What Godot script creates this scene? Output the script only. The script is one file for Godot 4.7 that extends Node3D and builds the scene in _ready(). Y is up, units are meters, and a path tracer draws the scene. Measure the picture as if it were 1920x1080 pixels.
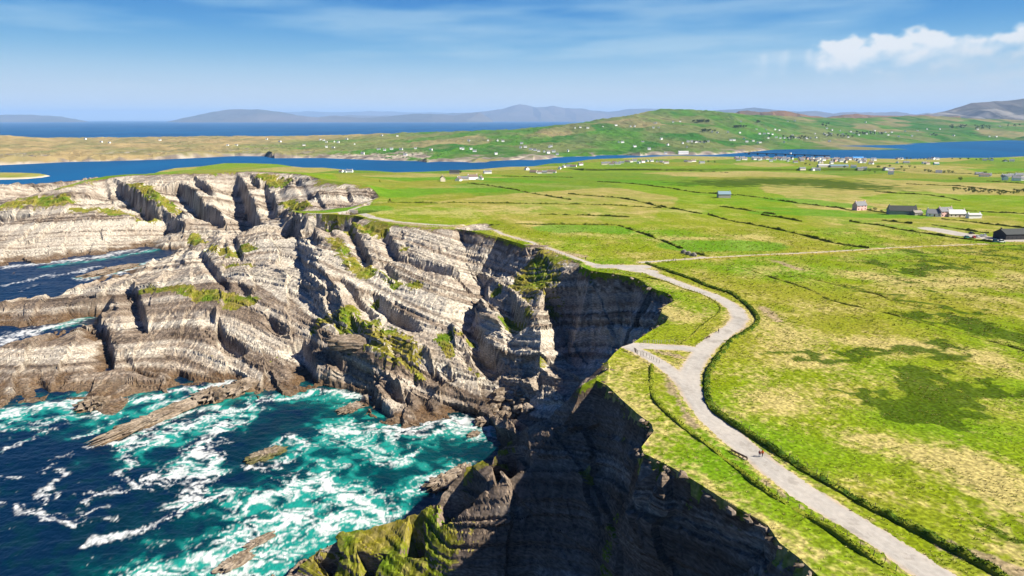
extends Node3D
# A drone's view along sea cliffs: a plateau of grass fields with a gravel path, broken rock slabs below it, a green sea,
# a sound with a village and a bridge, an island and far mountains. Metres, y up, sea level at 0, the camera 142 m above it.

const EYE := 142.0
const DATUM := 0.705                  # the survey's heights were booked on a taller scale
const FOCAL := 1297.0                  # of a picture 1920 wide: used to read a place's bearing off the survey tables below
const PITCH := 0.23895                 # 13.69 degrees down

var cp := cos(PITCH)
var sp := sin(PITCH)
var rng := RandomNumberGenerator.new()
var n_big := FastNoiseLite.new()
var n_mid := FastNoiseLite.new()
var n_fine := FastNoiseLite.new()
var n_ridge := FastNoiseLite.new()
var n_cell := FastNoiseLite.new()
var n_cell2 := FastNoiseLite.new()
var n_edge := FastNoiseLite.new()
var n_block := FastNoiseLite.new()
var taken := {}
var M := {}
var t_start := 0

func lap(what: String) -> void:
	print(what, " ", Time.get_ticks_msec() - t_start)

# ---------------------------------------------------------------- bearings to places
func ray(px: float, py: float) -> Vector3:
	var x := (px - 960.0) / FOCAL
	var y := (540.0 - py) / FOCAL
	return Vector3(x, y * cp - sp, -cp - y * sp)

func at_h(px: float, py: float, h: float) -> Vector3:      # the point at height h on that bearing
	var d := ray(px, py)
	return Vector3(0, EYE, 0) + d * ((h - EYE) / d.y)

func at_d(px: float, py: float, dist: float) -> Vector3:   # the point at that distance along the ground
	var d := ray(px, py)
	return Vector3(0, EYE, 0) + d * (dist / -d.z)

func on_d(px: float, dist: float, h: float) -> Vector3:    # bearing, distance and height
	return Vector3((px - 960.0) / FOCAL * (dist * cp + (EYE - h) * sp), h, -dist)

# ---------------------------------------------------------------- triangulated survey nets
class Net:
	var p := PackedVector3Array()
	var w := PackedFloat32Array()
	var n := PackedVector3Array()
	var t := PackedInt32Array()
	var keys := {}
	func add(v: Vector3, weight: float) -> void:
		var k := Vector2i(roundi(v.x * 0.7), roundi(v.z * 0.7))
		if keys.has(k):
			return
		keys[k] = true
		p.append(v)
		w.append(weight)
	func line(a: PackedVector3Array, weight: float, step: float) -> void:
		for i in a.size() - 1:
			var m := maxi(1, ceili(a[i].distance_to(a[i + 1]) / step))
			for k in m:
				add(a[i].lerp(a[i + 1], float(k) / m), weight)
		add(a[a.size() - 1], weight)
	func knit() -> void:
		var flat := PackedVector2Array()
		for v in p:
			flat.append(Vector2(v.x + 0.013 * sin(v.z * 7.1), v.z + 0.013 * sin(v.x * 5.3)))
		t = Geometry2D.triangulate_delaunay(flat)
		n.resize(p.size())
		n.fill(Vector3.ZERO)
		for i in range(0, t.size(), 3):
			var a := t[i]
			var b := t[i + 1]
			var c := t[i + 2]
			var f := (p[b] - p[a]).cross(p[c] - p[a])
			if f.y < 0.0:
				t[i + 1] = c
				t[i + 2] = b
				f = -f
			n[a] += f
			n[b] += f
			n[c] += f
		for i in n.size():
			n[i] = n[i].normalized()
	func hit(o: Vector3, d: Vector3) -> Vector3:                # nearest place where a line of sight meets the net
		var best := 1e9
		for i in range(0, t.size(), 3):
			var a := p[t[i]]
			var e1 := p[t[i + 1]] - a
			var e2 := p[t[i + 2]] - a
			var q := d.cross(e2)
			var det := e1.dot(q)
			if absf(det) < 1e-9:
				continue
			var s := o - a
			var u := s.dot(q) / det
			if u < -1e-4 or u > 1.0001:
				continue
			var r := s.cross(e1)
			var v := d.dot(r) / det
			if v < -1e-4 or u + v > 1.0001:
				continue
			var k := e2.dot(r) / det
			if k > 0.0 and k < best:
				best = k
		return o + d * best if best < 1e8 else Vector3.INF
	# splits every edge longer than its share of the distance; an edge decides for both its triangles, so no gaps open
	func refine(k_flat: float, k_rock: float, passes: int, least: float, eye: Vector3, cosine: float, sine: float) -> void:
		var todo := t
		var done := PackedInt32Array()
		for pass_no in passes:
			var mids := {}
			var next := PackedInt32Array()
			for i in range(0, todo.size(), 3):
				var id := [todo[i], todo[i + 1], todo[i + 2]]
				var mid := [-1, -1, -1]
				var cuts := 0
				for e in 3:
					var a: int = id[e]
					var b: int = id[(e + 1) % 3]
					var key := (a << 32 | b) if a < b else (b << 32 | a)
					var got: int = mids.get(key, -2)
					if got == -2:
						var pa := p[a]
						var pb := p[b]
						var c := (pa + pb) * 0.5
						var far := c - eye
						var ww := maxf(w[a], w[b])
						var dist := far.length()
						var limit := lerpf(k_flat * clampf(dist / 330.0, 0.5, 1.0), k_rock, clampf(ww, 0.0, 1.0)) * dist
						var depth := -far.z * cosine - far.y * sine
						var side := absf(far.x)
						var up := far.y * cosine - far.z * sine
						var slack := 0.5 * pa.distance_to(pb)
						if depth + slack < 0.0 or side > depth * 0.80 + slack + 8.0 or -up > depth * 0.47 + slack + 8.0:
							limit = maxf(limit * 7.0, 6.0)
						limit = maxf(limit, least)
						if pa.distance_squared_to(pb) > limit * limit:
							got = p.size()
							p.append(c)
							n.append((n[a] + n[b]).normalized())
							w.append((w[a] + w[b]) * 0.5)
						else:
							got = -1
						mids[key] = got
					mid[e] = got
					if got >= 0:
						cuts += 1
				var m0: int = mid[0]
				var m1: int = mid[1]
				var m2: int = mid[2]
				var i0: int = id[0]
				var i1: int = id[1]
				var i2: int = id[2]
				if cuts == 0:
					done.append(i0)
					done.append(i1)
					done.append(i2)
				elif cuts == 3:
					next.append_array([i0, m0, m2, m0, i1, m1, m2, m1, i2, m0, m1, m2])
				elif cuts == 1:
					if m0 >= 0:
						next.append_array([i0, m0, i2, m0, i1, i2])
					elif m1 >= 0:
						next.append_array([i0, i1, m1, i0, m1, i2])
					else:
						next.append_array([i0, i1, m2, m2, i1, i2])
				else:
					if m0 < 0:
						next.append_array([m2, m1, i2, i0, i1, m1, i0, m1, m2])
					elif m1 < 0:
						next.append_array([i0, m0, m2, m0, i1, i2, m0, i2, m2])
					else:
						next.append_array([m0, i1, m1, i0, m0, m1, i0, m1, i2])
			todo = next
			if todo.is_empty():
				break
		done.append_array(todo)
		t = done

# ---------------------------------------------------------------- a ground map: values kept on a square grid, read in between
class Sheet:
	var x0: float
	var z0: float
	var cell: float
	var w: int
	var h: int
	var v := PackedFloat32Array()
	func _init(ax: float, az: float, bx: float, bz: float, c: float, fill := 0.0) -> void:
		x0 = ax
		z0 = az
		cell = c
		w = ceili((bx - ax) / c) + 2
		h = ceili((bz - az) / c) + 2
		v.resize(w * h)
		v.fill(fill)
	func read(x: float, z: float) -> float:
		var fx := (x - x0) / cell
		var fz := (z - z0) / cell
		if fx < 0.0 or fz < 0.0 or fx >= w - 1 or fz >= h - 1:
			return v[0]
		var i := int(fx)
		var j := int(fz)
		fx -= i
		fz -= j
		var k := j * w + i
		return lerpf(lerpf(v[k], v[k + 1], fx), lerpf(v[k + w], v[k + w + 1], fx), fz)
	# raises the map to strength near the run of points a, falling to nothing at radius r (each point may carry its own radius in y)
	func stroke(a: PackedVector3Array, r: float, strength: float) -> void:
		for i in maxi(1, a.size() - 1):
			var p := Vector2(a[i].x, a[i].z)
			var q := p if a.size() == 1 else Vector2(a[i + 1].x, a[i + 1].z)
			var i0 := clampi(int((minf(p.x, q.x) - r - x0) / cell), 0, w - 1)
			var i1 := clampi(int((maxf(p.x, q.x) + r - x0) / cell) + 1, 0, w - 1)
			var j0 := clampi(int((minf(p.y, q.y) - r - z0) / cell), 0, h - 1)
			var j1 := clampi(int((maxf(p.y, q.y) + r - z0) / cell) + 1, 0, h - 1)
			var d := q - p
			var l := maxf(d.length_squared(), 1e-6)
			for j in range(j0, j1 + 1):
				for k in range(i0, i1 + 1):
					var c := Vector2(x0 + k * cell, z0 + j * cell)
					var s := clampf((c - p).dot(d) / l, 0.0, 1.0)
					var e := 1.0 - c.distance_to(p + d * s) / r
					if e > 0.0:
						v[j * w + k] = maxf(v[j * w + k], e * strength)
	# keeps the least signed distance to a band of half width r (negative inside), out to 12 m
	func band(a: PackedVector3Array, r: float) -> void:
		var far := r + 12.0
		for i in a.size() - 1:
			var p := Vector2(a[i].x, a[i].z)
			var q := Vector2(a[i + 1].x, a[i + 1].z)
			var i0 := clampi(int((minf(p.x, q.x) - far - x0) / cell), 0, w - 1)
			var i1 := clampi(int((maxf(p.x, q.x) + far - x0) / cell) + 1, 0, w - 1)
			var j0 := clampi(int((minf(p.y, q.y) - far - z0) / cell), 0, h - 1)
			var j1 := clampi(int((maxf(p.y, q.y) + far - z0) / cell) + 1, 0, h - 1)
			var d := q - p
			var l := maxf(d.length_squared(), 1e-6)
			for j in range(j0, j1 + 1):
				for k in range(i0, i1 + 1):
					var c := Vector2(x0 + k * cell, z0 + j * cell)
					var s := clampf((c - p).dot(d) / l, 0.0, 1.0)
					v[j * w + k] = minf(v[j * w + k], c.distance_to(p + d * s) - r)
	# a step in the rock: falls away sharply on the left of the run, climbs back over width r
	func scarp(a: PackedVector3Array, r: float, deep: float) -> void:
		for i in a.size() - 1:
			var p := Vector2(a[i].x, a[i].z)
			var q := Vector2(a[i + 1].x, a[i + 1].z)
			var i0 := clampi(int((minf(p.x, q.x) - r - x0) / cell), 0, w - 1)
			var i1 := clampi(int((maxf(p.x, q.x) + r - x0) / cell) + 1, 0, w - 1)
			var j0 := clampi(int((minf(p.y, q.y) - r - z0) / cell), 0, h - 1)
			var j1 := clampi(int((maxf(p.y, q.y) + r - z0) / cell) + 1, 0, h - 1)
			var d := q - p
			var l := maxf(d.length_squared(), 1e-6)
			for j in range(j0, j1 + 1):
				for k in range(i0, i1 + 1):
					var c := Vector2(x0 + k * cell, z0 + j * cell)
					var s := (c - p).dot(d) / l
					if s < -0.05 or s > 1.05:
						continue
					var o := c - (p + d * clampf(s, 0.0, 1.0))
					var along := (i + clampf(s, 0.0, 1.0)) / (a.size() - 1)
					var e := 1.0 - o.length() / (r if o.x <= 0.0 else 0.12 * r)
					if e > 0.0:
						var k2 := deep * (0.35 + 0.65 * sin(PI * clampf(0.1 + 0.85 * along, 0.0, 1.0))) * (1.0 - pow(1.0 - e, 1.6))
						v[j * w + k] = maxf(v[j * w + k], k2)

# ---------------------------------------------------------------- naming and building
func numbered(called: String) -> String:
	var k: int = taken.get(called, 0)
	taken[called] = k + 1
	return called if k == 0 else "%s_%03d" % [called, k]

func tag(o: Node, label: String, category: String, group := "") -> Node:
	o.set_meta("label", label)
	o.set_meta("category", category)
	if group:
		o.set_meta("group", group)
	return o

func thing(called: String, label: String, category: String, where: Vector3, turn := 0.0, group := "") -> Node3D:
	var o := Node3D.new()
	o.name = numbered(called)
	add_child(o)
	o.position = where
	o.rotation.y = turn
	tag(o, label, category, group)
	return o

func put(called: String, m: Mesh, mat: Material, parent: Node = self) -> MeshInstance3D:
	var o := MeshInstance3D.new()
	o.name = numbered(called) if parent == self else called
	o.mesh = m
	if mat:
		o.material_override = mat
	parent.add_child(o, true)
	return o

func setting(called: String, m: Mesh, label: String, mat: Material = null) -> MeshInstance3D:
	var o := put(called, m, mat)
	o.set_meta("kind", "structure")
	o.set_meta("label", label)
	return o

func lin(r: float, g: float, b: float) -> Color:            # a base colour given as linear values
	return Color(r, g, b).linear_to_srgb()

func mat(c: Color, rough := 0.9, vertex := false, spec := 0.3) -> StandardMaterial3D:
	var m := StandardMaterial3D.new()
	m.albedo_color = c
	m.roughness = rough
	m.metallic_specular = spec
	m.vertex_color_use_as_albedo = vertex
	return m

func grain(freq: float, lo: float, hi: float, size := 512, octaves := 5, spread := 0.3, kind := FastNoiseLite.TYPE_SIMPLEX_SMOOTH) -> NoiseTexture2D:
	var n := FastNoiseLite.new()
	n.noise_type = kind
	n.seed = int(freq * 9000.0) + octaves
	n.frequency = freq
	n.fractal_octaves = octaves
	var t := NoiseTexture2D.new()
	t.width = size
	t.height = size
	t.seamless = true
	t.noise = n
	var g := Gradient.new()
	g.set_color(0, Color(lo, lo, lo))
	g.set_color(1, Color(hi, hi, hi))
	g.set_offset(0, 0.5 - spread)
	g.set_offset(1, 0.5 + spread)
	t.color_ramp = g
	return t

class Shape:                            # collects faces for one mesh
	var v := PackedVector3Array()
	var c := PackedColorArray()
	var t := PackedInt32Array()
	func quad(a: Vector3, b: Vector3, d: Vector3, e: Vector3) -> void:
		var k := v.size()
		v.append_array([a, b, d, e])
		t.append_array([k, k + 1, k + 2, k, k + 2, k + 3])
	func tri(a: Vector3, b: Vector3, d: Vector3) -> void:
		var k := v.size()
		v.append_array([a, b, d])
		t.append_array([k, k + 1, k + 2])
	func box(lo: Vector3, hi: Vector3, f := Transform3D()) -> void:
		var q := []
		for k in 8:
			q.append(f * Vector3(hi.x if k & 1 else lo.x, hi.y if k & 2 else lo.y, hi.z if k & 4 else lo.z))
		quad(q[0], q[2], q[3], q[1])
		quad(q[4], q[5], q[7], q[6])
		quad(q[0], q[4], q[6], q[2])
		quad(q[1], q[3], q[7], q[5])
		quad(q[2], q[6], q[7], q[3])
		quad(q[0], q[1], q[5], q[4])
	func rod(a: Vector3, b: Vector3, r: float, r2: float, sides := 6) -> void:
		var y := (b - a).normalized()
		var x := y.cross(Vector3.FORWARD if absf(y.z) < 0.8 else Vector3.RIGHT).normalized()
		var z := x.cross(y)
		for k in sides:
			var a0 := TAU * k / sides
			var a1 := TAU * (k + 1) / sides
			var u := x * cos(a0) + z * sin(a0)
			var w := x * cos(a1) + z * sin(a1)
			quad(a + u * r, a + w * r, b + w * r2, b + u * r2)
			tri(b, b + u * r2, b + w * r2)
	func mesh() -> ArrayMesh:
		var a := []
		a.resize(Mesh.ARRAY_MAX)
		a[Mesh.ARRAY_VERTEX] = v
		a[Mesh.ARRAY_INDEX] = t
		if c.size() == v.size():
			a[Mesh.ARRAY_COLOR] = c
		var m := ArrayMesh.new()
		m.add_surface_from_arrays(Mesh.PRIMITIVE_TRIANGLES, a)
		return m

# ---------------------------------------------------------------- survey of the headland: bearing (two numbers) and height
const TOP := [1800,1420,95, 1660,1240,95, 1590,1140,95, 1535,1080,95, 1500,1047,95, 1462,1018,95, 1440,985,95, 1405,964,95, 1370,945,95, 1340,925,95, 1300,900,95, 1270,882,95, 1245,868,95,
	1207,850,95, 1203,838,95, 1226,808,95, 1222,795,95, 1195,775,95, 1165,748,95, 1138,722,95, 1118,713,95, 1092,722,93, 1120,706,94, 1142,692,95, 1140,676,95, 1152,662,95, 1166,650,95,
	1185,644,95, 1215,624,95, 1240,609,94, 1262,598,94, 1240,587,93, 1242,576,93, 1264,564,94, 1256,549,94, 1235,545,94, 1213,535,94, 1203,526,93, 1190,520,93, 1150,513,93, 1110,508,92, 1088,499,92, 1094,490,92,
	1060,482,92, 1050,476,92, 1030,469,92, 1004,464,91, 985,460,91, 940,446,91, 900,436,91, 865,430,90, 835,427,90, 800,425,90, 760,422,90, 730,419,90, 700,411,90, 665,404,90, 640,402,90, 600,401,89, 562,399,88, 548,396,86]
const INLET := [548,396,86, 600,396,86, 650,396,88, 672,386,88, 700,376,88, 712,369,90, 705,360,94, 695,350,98, 688,345,100, 650,343,100, 612,338,100, 590,332,100, 570,327,100, 540,324,99, 520,322,99, 480,320,99,
	450,320,98, 420,322,96, 400,324,95, 370,325,94, 330,325,92, 300,326,90, 270,326,89, 235,327,87, 200,330,84, 180,334,82, 160,338,80, 140,344,77, 117,350,74]
const SPUR := 41
const PLAIN_PX := [400.0, 700.0, 800.0, 1100.0, 1700.0, 2300.0]
const PLAIN_PY := [320.0, 325.0, 330.0, 335.0, 340.0, 350.0, 370.0, 400.0, 430.0, 500.0, 600.0, 1500.0]
const PLAIN_H := [[30, 50, 80, 91, 94, 96, 92, 89, 90, 92, 95, 95], [28, 50, 80, 91, 94, 96, 90, 89, 90, 92, 95, 95], [24, 40, 62, 72, 78, 84, 87, 89, 90, 92, 95, 95],
	[22, 36, 52, 62, 70, 78, 84, 88, 90, 92, 95, 95], [22, 32, 41, 50, 57, 66, 75, 82, 86, 90, 94, 95], [20, 30, 39, 47, 54, 63, 72, 80, 84, 89, 93, 95]]
const SHORE_NEAR := [290,326, 300,322, 330,317, 380,312, 420,308, 470,306, 520,310, 560,314, 610,317, 650,319, 700,322, 740,324, 790,323.5, 830,322, 900,318, 950,315, 1000,312, 1030,309, 1060,306, 1110,300.5, 1180,296, 1270,293.5, 1340,294, 1370,295, 1430,296,
	1500,297, 1600,298, 1700,298.5, 1790,297.5, 1860,296, 1920,295, 2050,294]
# rows of rock below the edge, each its own run
const ROCK := [
	# the bay wall beyond the inlet, brown rock
	[570,398,76, 600,393,79, 640,388,81, 672,380,83, 695,372,86],
	[590,365,92, 625,368,90, 660,364,92, 690,360,93],
	# far headland: foot of the wall, the slab below it, its shore
	[120,392,47, 140,390,47, 165,386,46, 205,376,52, 235,380,52, 265,386,46, 300,400,37, 325,408,35, 345,425,31],
	[118,372,60, 165,364,64, 205,352,70],
	[345,392,54, 380,396,52, 430,428,33, 470,420,44, 500,410,56, 530,400,61],
	[250,352,74, 300,360,70, 350,365,68, 400,372,62, 440,375,58, 480,368,70, 530,360,72],
	[300,338,84, 400,345,82, 470,340,86, 530,340,86, 570,345,88],
	[-300,395,36, -100,395,38, 0,398,40, 60,398,41, 120,402,41, 200,402,41, 260,412,31, 310,430,14, 330,438,9],
	[-300,365,52, -100,368,50, 0,370,50, 60,368,51, 112,362,58],
	[-300,344,57, 0,346,57, 60,344,58, 110,341,60, 150,337.5,62],
	[-300,425,26, -100,428,25, 0,425,30, 60,420,32, 150,420,33, 230,425,26, 290,437,13, 318,446,4],
	[-300,470,8, -100,470,9, 0,465,12, 60,458,14, 150,452,14, 220,448,11, 280,450,5],
	[-400,515,0, -200,510,0, -100,506,0, 0,501,0, 60,494,0, 120,486,0, 180,476,0, 230,468,0, 280,459,0, 320,452,0],
	# the left mass: far edge, crest and slab
	[-300,600,4, -100,590,5, 0,578,6, 40,574,7, 75,566,9, 130,545,10, 200,532,14, 240,522,17, 270,508,18, 320,492,17, 332,478,16, 345,468,20, 372,455,36, 400,447,45, 440,440,54, 480,437,60, 515,436,63, 545,433,65],
	[-200,612,3, 0,596,6, 60,592,7, 120,578,11, 180,560,18, 260,535,27, 300,515,28, 340,500,32, 390,480,44, 440,470,52, 480,460,57, 520,455,60, 548,455,60],
	[160,598,13, 200,585,19, 260,560,28, 330,545,35, 400,530,42, 460,515,48, 520,500,52, 560,500,51],
	[170,610,13, 220,605,20, 280,600,23, 340,590,29, 400,585,33, 450,580,35, 510,565,39, 566,545,43],
	[200,640,14, 260,645,15, 330,640,17, 400,635,20, 460,630,22, 520,620,25, 585,600,32],
	[210,690,7, 270,690,7, 340,685,8, 400,680,10, 460,675,12, 520,665,14, 560,650,18, 600,640,22],
	[-200,660,10, 0,655,11, 60,648,12, 110,640,12, 150,615,11],
	[-200,690,8, 0,690,8, 60,685,9, 120,680,10, 180,665,12],
	[-200,732,3, 0,730,3, 60,725,3.5, 120,715,4.5, 180,705,5.5],
	# its shore, then the block's
	[-300,790,0, -100,775,0, 0,763,0, 60,750,0, 120,738,0, 160,742,0, 175,760,0, 200,770,0, 240,748,0, 300,735,0, 340,727,0, 400,722,0, 450,716,0, 475,735,0, 490,752,0, 520,745,0, 560,735,0, 605,725,0, 640,732,0, 685,740,0,
		695,755,0, 688,770,0, 680,785,0, 700,800,0, 730,808,0, 760,800,0, 800,790,0, 850,777,0, 890,780,0, 912,797,0, 930,798,0, 944,772,1],
	[170,735,3.5, 200,742,4, 260,725,4, 330,712,4, 400,706,4, 440,703,4, 480,712,5, 520,715,5, 560,712,6, 600,706,7, 640,712,6],
	# wall between the pale slab and the central block
	[552,425,68, 560,450,62, 564,490,53, 572,530,46, 585,565,40, 600,596,33],
	[556,412,78, 575,440,76, 592,483,68, 612,512,63, 634,543,57, 645,573,48, 628,595,40],
	# central block
	[585,425,83, 620,430,81, 650,432,80, 700,440,80, 750,448,80, 800,452,82, 845,448,84],
	[610,470,72, 650,478,67, 700,488,67, 750,498,67, 800,502,67, 850,500,68],
	[640,520,60, 680,525,58, 720,535,57, 760,545,56, 800,552,55, 850,560,54],
	[650,560,50, 690,565,48, 740,580,47, 780,600,46, 830,612,42, 868,618,40],
	[600,625,32, 640,605,38, 690,610,40, 740,625,40, 780,642,37, 820,645,36, 860,645,36],
	[590,660,20, 620,655,23, 660,665,22, 700,668,25, 760,668,30, 790,655,34],
	[620,690,14, 660,700,10, 700,700,14, 740,695,20, 790,690,24, 850,690,23, 910,690,22, 950,690,22],
	[690,735,8, 720,725,13, 770,725,15, 820,720,16, 880,720,15, 940,722,14],
	[690,770,4, 730,775,5, 790,762,6, 850,752,7, 900,752,7, 940,750,7],
	# recess in the edge and the gully that leaves it
	[867,440,84, 873,470,76, 882,505,62.5, 896,525,53.5, 908,540,50, 903,570,44, 885,600,39, 872,618,37],
	[1004,470,87, 992,490,81, 970,508,76, 945,522,70, 915,538,63, 918,580,51, 905,605,45, 893,620,41],
	[1012,478,89, 1018,500,83, 1024,530,75, 1012,562,66, 1006,600,56, 1014,640,46, 1010,680,37, 998,704,29],
	[960,560,62, 960,600,52, 950,640,39],
	[985,640,43, 990,680,32, 985,715,20, 970,745,10],
	[1040,700,34, 1035,722,28, 1010,745,16, 980,765,6, 955,788,1],
	# near spur: crest, end and the shaded hollow this side of it
	[1080,735,87, 1055,757,84, 1030,782,80, 1000,805,76, 960,832,71, 915,862,66, 870,892,62, 840,915,58, 795,958,52, 740,975,47, 700,985,43, 650,998,37, 605,1022,29, 570,1052,20, 548,1078,12],
	[1100,800,82, 1050,830,77, 1000,870,71, 930,920,64, 860,965,57, 800,1005,49],
	[1150,800,87, 1110,850,77, 1060,900,70, 1000,960,61, 900,1000,55, 800,1045,43, 700,1035,35, 640,1035,30],
	[1180,860,86, 1150,920,75, 1110,1000,62, 1000,1080,45, 900,1080,40, 800,1090,32, 700,1085,25, 620,1085,16],
	[1203,870,93, 1202,910,88.5, 1198,980,79.5, 1180,1080,66.4, 1120,1080,55],
	[1250,900,92.7, 1255,960,86, 1260,1080,72.5],
	[1320,950,91.6, 1325,1000,86, 1330,1080,78],
	[1420,1000,92.6, 1420,1080,85],
]
# places the camera cannot see into: bearing, distance, height
const HIDDEN := [1060,300,14, 1020,280,6, 980,262,-2, 880,246,-3, 780,236,-4, 650,238,-5, 560,240,-5, 520,228,-5,
	1035,240,40, 960,228,30, 870,222,22, 790,216,14, 700,218,8, 620,226,3,
	640,640,50, 660,680,60, 600,660,48, 560,700,50, 690,710,76, 500,720,30, 440,760,24, 400,800,12, 360,860,2, 345,920,-2,
	700,1900,6, 250,1400,-3, 120,1350,-4, 0,1450,-5, -300,1500,-5, 200,1250,30, 350,1250,45, 450,1300,40]
const COVE := [1064,362,22, 1068,346,20, 1085,326,20, 1135,298,26, 1185,282,34, 1215,290,44, 1220,310,44, 1160,330,30, 1110,345,24, 1155,258,34, 1120,242,30, 1095,225,32]
const FLOOR := [-40,-150,8, 0,-140,22, 20,-120,45, -80,-175,-3, -100,-210,-4, -45,-105,-2, 5,-75,14, 28,-95,52, 20,-40,10, -50,-20,-8, -150,-100,-12, -300,-100,-14, -150,-190,-14, 30,20,20]
const BED := [-200,850, 50,820, 100,790, 250,800, 330,770, 420,760, 560,790, 620,760, 640,840, 750,860, 850,820, 880,850, 400,900, 200,950, 100,1050, 300,1050, 500,950, 620,930, 720,930, 780,900,
	-200,640, 0,634, 60,622, 110,612, 150,603, -200,548, 0,535, 80,515, 150,505, 220,490, 280,472, 100,540, 260,492, 0,446, -150,440, -300,540, 500,1060, 420,1060]

# steps across the rock, each falling away on its left: px, py runs with width and depth in metres
const STEPS := [
	[28, 17, 213,337, 240,355, 268,378, 300,403], [30, 20, 333,343, 360,362, 395,385, 430,417], [12, 7, 303,387, 320,405, 347,438],
	[34, 24, 440,324, 455,350, 470,380, 484,425], [14, 9, 357,327, 390,350, 410,362], [16, 9, 497,345, 512,375, 520,400], [12, 8, 530,395, 545,420, 556,440],
	[24, 15, 196,333, 204,352, 210,378], [9, 6, 250,325, 270,345], [10, 7, 470,330, 490,350], [10, 5, 560,340, 580,365, 610,390], [9, 5, 650,350, 660,375],
	[7, 5, 375,468, 400,500, 418,520, 432,542], [6, 4, 432,440, 450,468, 455,485], [5, 3, 446,527, 465,548, 478,552], [9, 6, 398,585, 420,625, 440,640, 462,660], [5, 3.5, 505,590, 520,612, 545,625],
	[11, 8, 247,528, 256,555, 268,590, 275,618], [12, 7, 175,592, 195,615, 207,655, 208,690], [5, 3, 70,705, 90,735], [4, 3, 230,660, 255,690, 300,705], [6, 4, 330,690, 360,708],
	[12, 8, 565,640, 585,680, 592,712], [5, 4, 625,655, 645,695], [9, 6, 570,410, 590,440, 605,455], [7, 4, 595,405, 625,440], [8, 6, 650,420, 685,470, 695,500], [9, 6, 722,430, 740,460, 745,482],
	[6, 4, 745,480, 800,495, 860,520, 880,540], [8, 5, 640,520, 690,570, 710,590], [8, 6, 700,545, 740,580, 790,610], [6, 4, 722,490, 745,520], [9, 6, 790,648, 815,690, 835,715], [10, 7, 885,610, 905,640, 930,670, 945,695],
	[7, 5, 767,665, 790,710, 815,735], [7, 5, 730,680, 745,725, 770,755], [5, 4, 862,640, 880,670, 900,690], [5, 4, 700,720, 715,755, 735,775], [5, 3.5, 835,680, 855,715], [9, 7, 958,555, 970,580, 990,605], [5, 3, 790,740, 810,770], [4, 3, 655,590, 690,640],
]
const TURF := [[10, 243,348, 290,365, 350,388], [13, 147,393, 227,397, 283,405], [9, 395,465, 440,477], [13, 452,462, 465,470], [7, 427,497, 467,497], [12, 267,542, 340,545, 400,555, 467,566], [8, 417,572, 440,576],
	[13, 650,480, 665,500, 687,512], [10, 617,417, 660,425, 700,435], [9, 727,512, 742,532], [13, 773,537], [8, 703,557], [16, 600,612, 650,582], [26, 650,612, 700,618, 745,645], [14, 745,655, 775,662], [13, 833,629], [11, 880,629],
	[15, 943,590, 977,595], [8, 933,547], [26, 998,495, 1012,540], [10, 537,377, 567,390], [12, 490,330, 530,345], [7, 827,633, 844,658], [9, 889,693], [8, 1013,671], [75, 640,1065, 720,1060, 790,1060], [26, 600,1022, 650,1000, 700,990, 780,968],
	[22, 760,1000, 800,1010], [16, 940,850, 880,890, 830,920], [22, 1130,960, 1140,1040], [14, 1100,900], [16, 700,350, 690,340, 640,333], [9, 690,420, 720,428], [10, 625,450, 640,470], [20, 10,385, 60,380, 110,378], [10, 780,690, 790,700], [8, 365,440, 380,455], [7, 760,465]]

# gravel: half width in metres, then bearings
const ROUTES := [
	[3.4, 1860,1150, 1755,1080, 1650,1012, 1575,965, 1500,920, 1432,868, 1378,825, 1335,787, 1305,752, 1291,722, 1293,700, 1305,678, 1325,650, 1352,628, 1378,612, 1388,597, 1380,580, 1362,566, 1330,552, 1290,538, 1240,520, 1210,508, 1180,502],
	[3.0, 1305,656, 1280,652, 1240,650, 1205,648, 1180,648], [2.6, 1178,650, 1210,664, 1240,682, 1268,702, 1284,722],
	[5.2, 1128,499, 1150,499, 1180,500, 1205,500], [5.6, 1175,503, 1215,509], [3.4, 1108,495, 1130,498],
	[1.9, 1110,494, 1085,486, 1060,477, 1030,466, 1000,456, 970,447, 940,438, 918,431], [1.7, 918,431, 880,426, 840,422.5], [2.6, 840,422.5, 800,420, 760,417, 720,413],
	[4.0, 730,413, 700,408, 660,402, 640,400], [2.2, 640,400, 600,401, 575,401],
	[1.8, 1200,492, 1250,488.5, 1300,485], [1.3, 1300,485, 1400,479, 1500,474, 1640,467, 1740,462, 1850,457],
	[9.0, 1745,429, 1790,437, 1830,443], [7.0, 1830,443, 1880,449, 1990,455], [9.0, 1880,449, 2010,451],
	[2.2, 700,372, 690,384, 668,390, 655,399], [1.6, 1300,485, 1318,482],
]
const LUSH := [[34, 1430,673, 1540,667, 1620,663, 1720,660], [30, 1600,736, 1660,742], [80, 1715,705, 1745,745, 1700,768], [64, 1690,785, 1760,790, 1830,782], [34, 1660,702, 1720,716], [30, 1780,722, 1840,714], [36, 1850,728, 1930,742], [26, 1740,665, 1780,660],
	[55, 1665,502, 1750,492], [40, 1730,482, 1800,480], [40, 1680,505, 1760,512], [18, 1680,525, 1710,527], [20, 1760,557, 1790,557], [34, 1750,577, 1830,582], [80, 1770,605, 1860,612, 1890,628], [20, 1820,463, 1930,466], [26, 1830,475, 1900,476],
	[16, 1600,540, 1700,560, 1760,580], [14, 1450,520, 1480,526], [20, 1650,585, 1740,600], [20, 1840,1000, 1930,985], [150, 1350,345, 1450,338, 1560,345, 1600,350], [60, 1370,338, 1500,335, 1590,342]]
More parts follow.
